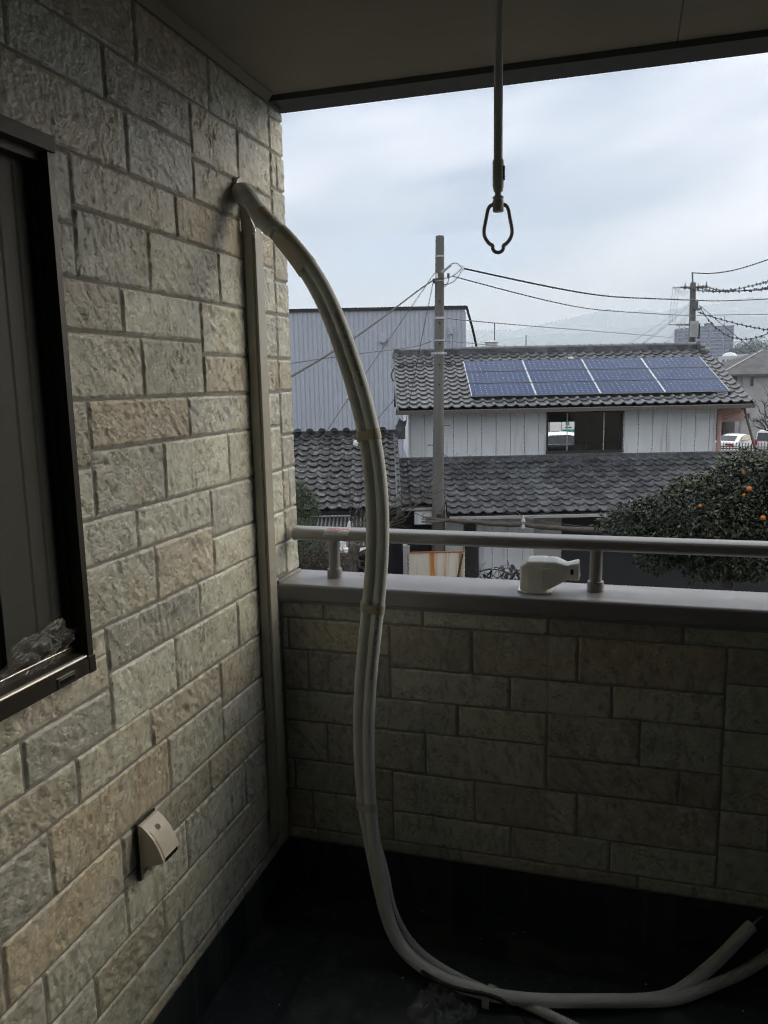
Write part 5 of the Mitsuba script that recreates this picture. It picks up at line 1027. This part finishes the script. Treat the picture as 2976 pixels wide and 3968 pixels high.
fork = SM_(890, 400, 12.5); root = np.array([*SM_(850, 560, 12.5)[:2], -4.4])
put(bt + '__trunk', MB().tube([root, SM_(845, 570, 12.5), SM_(870, 470, 12.5), fork, SM_(905, 370, 12.5)], [.11, .10, .095, .09, .085], 9), 'bark', 40)
rb = np.random.default_rng(5); tips = [SM_(*q) for q in ((740, 480, 12.3), (760, 560, 12.2), (800, 600, 12.2), (960, 600, 12.3), (1010, 560, 12.4), (1010, 480, 12.6), (980, 430, 12.6), (830, 440, 12.4), (940, 560, 12.1), (1000, 420, 12.4))]
tips2 = [S1(*q) for q in ((600, 1690, 13), (640, 1655, 13), (560, 1720, 13), (700, 1700, 13), (860, 1700, 13.2), (900, 1660, 13.2), (950, 1770, 13.2), (980, 1740, 13.3), (830, 1640, 13.1), (760, 1760, 13), (900, 1800, 13.1), (1020, 1760, 13.4))]
mb = MB()
def ramify(a, b, r, dep, rg):
    n = 7; p = np.linspace(a, b, n); L = np.linalg.norm(b - a); p[1:-1] += rg.normal(size=(n - 2, 3)) * L * .035; mb.tube(p, np.linspace(r, r * .45, n), 5)
    if dep:
        for q in range(3 if dep > 1 else 2):
            i = rg.integers(2, n - 1); d = (b - a) / L + rg.normal(size=3) * .55; ramify(p[i], p[i] + d * L * rg.uniform(.3, .55), r * .55, dep - 1, rg)
for t in tips: ramify(SM_(865, 490, 12.5), t, .014, 2, rb)
for t in tips2: ramify(SM_(905, 370, 12.5), t, .012, 2, rb)
put(bt + '__branches', mb, 'twig'); tag(bt + '__branches', kind='stuff')
# bare tree by the grey house, weeds by the rusty sheet, far greenery
bt2 = thing('twiggy_tree', 'bare twiggy tree in front of the grey house at the right edge', 'tree'); mb = MB(); rb = np.random.default_rng(8)
o2 = R3(1650, 1520, 57)
for x, y in ((1530, 1420), (1560, 1330), (1600, 1270), (1540, 1480), (1635, 1260), (1580, 1400), (1690, 1300)): ramify(o2, R3(x, y, 57), .05, 2, rb)
put(bt2 + '__branches', mb, 'twig'); tag(bt2 + '__branches', kind='stuff'); put(bt2 + '__trunk', MB().cyl((o2[0], o2[1], -4.4), o2, .14, .09), 'bark')
wd = thing('dry_weeds', 'tuft of dry weeds at the foot of the white panel wall', 'weeds', kind='stuff'); mb = MB(); rb = np.random.default_rng(13); o3 = HW(*hp(-2.6, *c2(612, 1830)))
for j in range(40): t = o3 + (rb.normal() * .16, rb.normal() * .1, rb.uniform(.1, .38)); mb.tube([o3 + rb.normal(size=3) * (.08, .05, 0), (o3 + t) / 2 + rb.normal(size=3) * .02, t], [.006, .004, .002], 4)
put(wd, mb, 'twig')
for i, (x, y, d, w, h, lb) in enumerate(((1500, 880, 520, 16, 7, 'round green tree far off, right of the tower'), (1440, 905, 480, 12, 5, 'small green tree far off at the tower foot'), (1600, 870, 600, 30, 9, 'dark far trees along the skyline at the right edge'))):
    p = at(d, *c3(x, y)); k = thing('round_tree', lb, 'tree'); put(k + '__crown', leaf_cloud([p + (q * w * .35, 0, 0) for q in (-1, 0, 1)], [(w * .4, w * .3, h * (.8 + .2 * (q == 0))) for q in (-1, 0, 1)], 2500, 1.1, 60 + i, aspect=.7), 'leaf_shrub'); put(k + '__trunk', MB().cyl((p[0], p[1], -4.4), p, .5), 'bark')

# ================================================================== THE YARD
rs = thing('rusty_sheet', 'white metal sheet streaked with orange rust leaning by the house wall', 'metal sheet')
c_ = [hp(-3.2, *c2(155, 1635)), hp(-3.2, *c2(555, 1640))]
put(rs, MB(HM).box(c_[0][0], c_[1][0], -3.2, -3.185, -3.3, -1.79), 'rust_sheet')
put(rs + '__top_edge', MB(HM).box(c_[0][0] - .01, c_[1][0] + .01, -3.215, -3.17, -1.789, -1.765), 'rust')
for u in (.0, .35, .985): part(rs, 'batten', MB(HM).box(c_[0][0] + u * 1.13 - .012, c_[0][0] + u * 1.13 + .012, -3.215, -3.2005, -3.3, -1.79), 'rust_sheet')
sk_ = [hp(-3.25, *c2(540, 1650)), hp(-3.4, *c2(505, 1810))]; whole('leaning_bar', MB(HM).tube([sk_[0], sk_[1] + (-.1, 0, -.5)], .022, 5), 'window_frame', 'dark bar leaning on the right end of the rusty sheet', 'bar')
whole('grey_frame_post', MB(HM).box(c_[0][0] - .12, c_[0][0] - .03, -3.3, -3.2, -4.4, -1.60).box(c_[0][0] - .03, c_[0][0] + .02, -3.24, -3.21, -1.80, -1.62), 'trim_grey', 'grey frame post at the left end of the rusty sheet', 'post')
lg = thing('pole_log', 'long weathered log tied up across the yard under the lower eave', 'log'); 
la, lb_ = hp(-2.6, *c2(300, 1403)), hp(-2.75, *c2(1659, 1497)); P = np.linspace([*la], [*(lb_ + (lb_ - la) * .35)], 26); rb = np.random.default_rng(3); P[:, 2] += rb.normal(size=26) * .008
put(lg, MB(HM).tube(P, np.linspace(.038, .072, 26) * (1 + .06 * rb.normal(size=26)), 9), 'log_wood', 50)
mb = MB(HM)
for j in range(9): y = 1385 + j * 6; mb.tube([hp(-2.55 - .02 * j, *c2(rb.uniform(235, 290), y)), hp(-2.6, *c2(520, 1412 + rb.uniform(-8, 8))), hp(-2.65, *c2(rb.uniform(700, 1100), 1440 + rb.uniform(-6, 10)))], [.012, .014, .008], 5)
put(lg + '__thin_sticks', mb, 'log_wood'); tag(lg + '__thin_sticks', kind='stuff')
fn = thing('old_fan', 'old round fan lying on a dark heap by the wall', 'fan'); o4 = HW(*hp(-2.7, *c2(855, 1775))); FM = frame(o4, HE, (0, 0, 1), -HN)
put(fn, MB(FM).lathe([(0, -.05), (.06, -.04), (.06, .04), (.03, .06), (0, .06)], None, 14), 'beige_plastic', 40)
g = np.linspace(0, 2 * math.pi, 40); put(fn + '__guard', MB(FM).tube(np.stack([.18 * np.cos(g), .16 * np.sin(g) - .02, g * 0 + .03], 1), .007, 5).tube(np.stack([.11 * np.cos(g), .10 * np.sin(g) - .01, g * 0 + .05], 1), .005, 5), 'wire_grey')
for j in range(3): a = j * 2.1 + .5; part(fn, 'blade', MB(FM @ mrot([0, 0, 1], math.degrees(a))).prism([(.04, -.03), (.15, -.06), (.165, .03), (.05, .04)], .004, mrot([1, 0, 0], 20)), 'wire_grey')
hpn = thing('dark_heap', 'heap of dark plastic and wire behind the coping in the yard', 'heap', kind='stuff'); mb = MB(); rb = np.random.default_rng(17); o5 = HW(*hp(-2.8, *c2(850, 1815)))
for j in range(60): s_ = o5 + HE * rb.uniform(-.42, .45) + (0, 0, rb.uniform(-.4, .02)) + HN * rb.uniform(-.1, .2); mb.tube(spline([s_, s_ + rb.normal(size=3) * .12 + (0, 0, .04), s_ + rb.normal(size=3) * .16], 8), rb.uniform(.006, .02), 5)
put(hpn, mb, 'black_plastic')
ww = thing('white_stand', 'white pipe stand with a pale blade in front of the corrugated lean-to', 'stand'); m0 = SM_(785, 440, 12.9)
zz_ = lambda x, y: SM_(x, y, 12.9)
put(ww, MB().tube([zz_(778, 350), zz_(785, 425)], .050, 12).tube([zz_(786, 412), zz_(786, 428)], .085, 12).tube([zz_(786, 436), zz_(786, 445)], .11, 12), 'sign_white', 40)
put(ww + '__blade', MB().prism([((zz_(812, 225) - m0) @ HE, (zz_(812, 225) - m0)[2]), ((zz_(852, 225) - m0) @ HE, (zz_(852, 225) - m0)[2]), ((zz_(852, 172) - m0) @ HE, (zz_(852, 172) - m0)[2]), ((zz_(840, 158) - m0) @ HE, (zz_(840, 158) - m0)[2]), ((zz_(828, 170) - m0) @ HE, (zz_(828, 170) - m0)[2])], .04, frame(m0, HE, (0, 0, 1), -HN)), 'sign_white')
put(ww + '__blade_post', MB().tube([zz_(822, 235), zz_(790, 420)], .015, 6), 'sign_white')
wl = thing('paint_worn_beam', 'low beam with peeling white and red paint behind the bare tree', 'beam')
put(wl, MB().tube([zz_(735, 470), zz_(870, 452), zz_(1060, 415)], [.055, .06, .055], 5), 'sign_white'); put(wl + '__red_end', MB().tube([zz_(615, 482), zz_(655, 478)], .045, 5).tube([zz_(770, 462), zz_(800, 460)], .0655, 5), 'paint_red'); 
# pavement strip, fence and cars beyond the house
F0, F1 = at(58, *c3(1215, 1690)), at(58, *c3(1635, 1690))
fe = thing('iron_fence', 'black iron railing fence on a pink wall in front of the parked cars', 'fence'); fd = (F1 - F0) / np.linalg.norm(F1 - F0); f0 = F0 - fd * 1.5; L_ = np.linalg.norm(F1 - F0) + 5
fm = frame((f0[0], f0[1], 0), (fd[0], fd[1], 0), (0, 0, 1)); zb = at(58, *c3(1215, 1668))[2]; zt_ = at(58, *c3(1400, 1625))[2]
put(fe, MB(fm).box(0, L_, zb + .05, zb + .10, -.02, .02).box(0, L_, zt_ - .2, zt_ - .15, -.02, .02), 'fence_iron')
for j in range(int(L_ / .19)): part(fe, 'bar', MB(fm).box(j * .19, j * .19 + .04, zb - .02, zt_, -.018, .018).add([(j * .19 - .02, zt_, 0), (j * .19 + .06, zt_, 0), (j * .19 + .02, zt_ + .16, 0)], [[0, 1, 2]]), 'fence_iron')
put(fe + '__base_wall', MB(fm).box(0, L_, -4.4, zb - .021, -.1, .1), 'fence_block')
"""cars: length along x (front at +x), width along y"""
def rounded(profile, width, taper, n=9, tuck=.10):
    """A car shell: a side outline swept across the width, pulled in towards both sides."""
    P = np.array(profile, float); ys = np.linspace(-1, 1, n); V = []
    zc = P[:, 1].min()
    for y in ys:
        s_ = 1 - tuck * abs(y) ** 5; V.append(np.stack([P[:, 0] * (1 - .05 * abs(y) ** 4), np.full(len(P), y * width / 2) * (1 - taper * np.clip((P[:, 1] - .85) / .6, 0, 1)), zc + (P[:, 1] - zc) * s_], 1))
    V = np.array(V); k = len(P); i, j = np.meshgrid(np.arange(n - 1), np.arange(k), indexing='ij')
    f = np.stack([i * k + j, i * k + (j + 1) % k, (i + 1) * k + (j + 1) % k, (i + 1) * k + j], -1).reshape(-1, 4)
    mb = MB().add(V.reshape(-1, 3), f)
    tri = trimesh.creation.triangulate_polygon(Polygon(P), engine='earcut')
    for s_, row in ((1, V[0]), (-1, V[-1])):
        idx = [int(np.argmin(np.hypot(P[:, 0] - q[0], P[:, 1] - q[1]))) for q in tri[0]]; mb.add(row[idx], tri[1][:, ::s_])
    return mb
def car(key, label, m, kind='sedan'):
    k = thing(key, label, 'car')
    if kind == 'sedan':
        body = [(-2.3, .30), (-2.36, .55), (-2.33, .86), (-2.2, .98), (-1.75, 1.02), (-1.1, 1.36), (-.5, 1.45), (.25, 1.43), (.95, 1.02), (1.9, .90), (2.28, .72), (2.32, .35), (1.9, .22), (-1.9, .22)]
    else:
        body = [(-1.65, .35), (-1.69, .9), (-1.64, 1.35), (-1.50, 1.80), (-1.3, 1.86), (.6, 1.84), (1.15, 1.1), (1.6, .95), (1.68, .4), (1.4, .22), (-1.4, .22)]
    W = 1.78 if kind == 'sedan' else 1.5
    sh = rounded(body, W, .17); put(k, MB(m).tm(sh.mesh()), 'car_white', 28)
    if kind == 'sedan':
        put(k + '__rear_window', MB(m).add([(-1.76, -.62, 1.035), (-1.76, .62, 1.035), (-1.16, .55, 1.345), (-1.16, -.55, 1.345)], [[0, 1, 2, 3]]).add([(-1.80, -.64, 1.02), (-1.80, .64, 1.02), (-1.76, .62, 1.036), (-1.76, -.62, 1.036)], [[0, 1, 2, 3]]), 'car_glass')
        for s_ in (-1, 1):
            yy = s_ * (W / 2 + .004)
            part(k, 'side_window', MB(m).add([(-1.25, yy * .985, 1.04), (.75, yy * .985, 1.04), (.2, yy * .855, 1.36), (-.55, yy * .85, 1.37), (-.95, yy * .87, 1.30)], [[0, 1, 2, 2], [0, 2, 3, 3], [0, 3, 4, 4]]), 'car_glass')
            part(k, 'tail_light', MB(m).box(-2.37, -2.18, s_ * .52 - .27, s_ * .52 + .27, .74, .88), 'lamp_red')
        put(k + '__number_plate', MB(m).box(-2.395, -2.36, -.17, .17, .60, .76), 'sign_white'); xs_ = (-1.45, 1.4)
    else:
        put(k + '__rear_window', MB(m).add([(-1.72, -.56, 1.12), (-1.72, .56, 1.12), (-1.60, .52, 1.66), (-1.60, -.52, 1.66)], [[0, 1, 2, 3]]), 'car_glass')
        for s_ in (-1, 1): part(k, 'side_window', MB(m).add([(-1.45, s_ * .752, 1.10), (.95, s_ * .752, 1.10), (.5, s_ * .655, 1.68), (-1.35, s_ * .655, 1.70)], [[0, 1, 2, 3]]), 'car_glass'); part(k, 'tail_light', MB(m).box(-1.72, -1.6, s_ * .62 - .09, s_ * .62 + .09, .8, 1.2), 'lamp_red')
        xs_ = (-1.1, 1.1)
    for x in xs_:
        for s_ in (-1, 1):
            w = part(k, 'wheel', MB(m @ frame((x, s_ * (W / 2 - .08), .32), (1, 0, 0), (0, 0, 1), (0, -1, 0))).lathe([(0, -.1), (.26, -.1), (.32, -.07), (.32, .07), (.26, .1), (0, .1)], None, 20), 'tyre'); put(w + '__rim', MB(m @ frame((x, s_ * (W / 2 + .022), .32), (1, 0, 0), (0, 0, 1), (0, -1, 0))).lathe([(0, -.004), (.20, -.004), (.20, .004), (0, .004)], None, 16), 'alu')
    return k
pc = at(63, *c3(1378, 1640)); vd = pc - EYE; va = math.atan2(vd[1], vd[0])
def carM(p, yaw, z=-4.4): return mtr(p[0], p[1], z) @ mrot([0, 0, 1], math.degrees(yaw))
CG = at(63, *c3(1378, 1700))[2]
struct('car_park', MB().add([(pc[0] - 14, pc[1] - 4.4, CG - .004), (pc[0] + 26, pc[1] - 4.4, CG - .004), (pc[0] + 26, pc[1] + 40, CG - .004), (pc[0] - 14, pc[1] + 40, CG - .004)], [[0, 1, 2, 3]]).box(pc[0] - 14, pc[0] + 26, pc[1] - 4.4, pc[1] + 40, -4.4, CG - .1), 'asphalt')
car('white_sedan', 'white sedan parked with its red tail lights towards us behind the fence', carM(pc, va - .42, CG))
p2_ = at(62, *c3(1660, 1640)); car('white_van', 'white van cut by the right edge, parked beside the sedan', carM(p2_, va - .25, CG), 'van')
p3_ = at(34, *c3(1490, 1760)); car('white_car', 'white car roof showing just above the orange tree', carM(p3_, va - 1.2, p3_[2] - 1.38))
p4_ = at(34, *c2(1190, 850)); car('parked_car', 'white car seen through the window of the panel house', carM(p4_, 3.3, p4_[2] - 1.05))

# ================================================================== GROUND, HILLS AND AIR
GZ = -4.4
v = [(-9500, -9500, GZ - .004), (9500, -9500, GZ - .004), (9500, 9500, GZ - .004), (-9500, 9500, GZ - .004)]
struct('ground', MB().add(v, [[0, 1, 2, 3]]), 'soil')
def ridge_line(name, D0, ctrl, seed, depth, amp):
    """A mountain ridge seen side on: a height field, high along a crest at distance D0 and falling to the plain on both sides."""
    xs_ = np.array([c[0] for c in ctrl], float); ys_ = np.array([c[1] for c in ctrl], float); n = 260
    u = np.linspace(xs_[0], xs_[-1], n); yv = np.interp(u, xs_, ys_)
    crest = np.array([at(D0, *c3(a, b)) for a, b in zip(u, yv)]); rows_ = np.linspace(-1, 1, 41); V = []
    hdir = crest[:, :2] - EYE[:2]; hdir /= np.linalg.norm(hdir, axis=1, keepdims=True)
    for r in rows_:
        q = crest.copy(); q[:, :2] += hdir * r * depth
        nzv = meshkit.fbm(np.stack([q[:, 0] / 420, q[:, 1] / 420, q[:, 0] * 0 + seed], -1), 5, seed) - .5
        h = np.clip(1 - abs(r), 0, 1) ** 1.15
        q[:, 2] = GZ - 3 + (crest[:, 2] - GZ) * h * (1 + nzv * .22 * min(1, abs(r) * 4)) + amp * nzv * h; V.append(q)
    V = np.array(V); m_, k = len(rows_), n; i, j = np.meshgrid(np.arange(m_ - 1), np.arange(k - 1), indexing='ij')
    f = np.stack([i * k + j, i * k + j + 1, (i + 1) * k + j + 1, (i + 1) * k + j], -1).reshape(-1, 4)
    struct(name, MB().add(V.reshape(-1, 3), f), 'hill_forest', True)
ridge_line('mountains', 6000, [(-1600, 760), (-900, 690), (-420, 690), (-250, 640), (0, 592), (140, 560), (330, 517), (480, 538), (620, 520), (760, 534), (850, 512), (1000, 492), (1250, 468), (1380, 440), (1500, 424), (1635, 430), (2000, 380), (2600, 470), (3400, 560)], 5, 1900, 26)
ridge_line('foothills', 4600, [(-1600, 800), (-600, 770), (-100, 720), (300, 700), (700, 650), (1000, 600), (1300, 560), (1700, 590), (2300, 520), (3300, 640)], 9, 1000, 18)
scene['haze_air'] = {'type': 'homogeneous', 'albedo': {'type': 'rgb', 'value': [.885, .945, .995]}, 'sigma_t': {'type': 'rgb', 'value': [.00034, .00037, .00041]}}
scene['haze'] = {'type': 'cube', 'to_world': T4().translate([0, 0, 344]).scale([9600, 9600, 350]), 'bsdf': {'type': 'null'}, 'interior': {'type': 'ref', 'id': 'haze_air'}}
labels['haze'] = {'kind': 'stuff'}
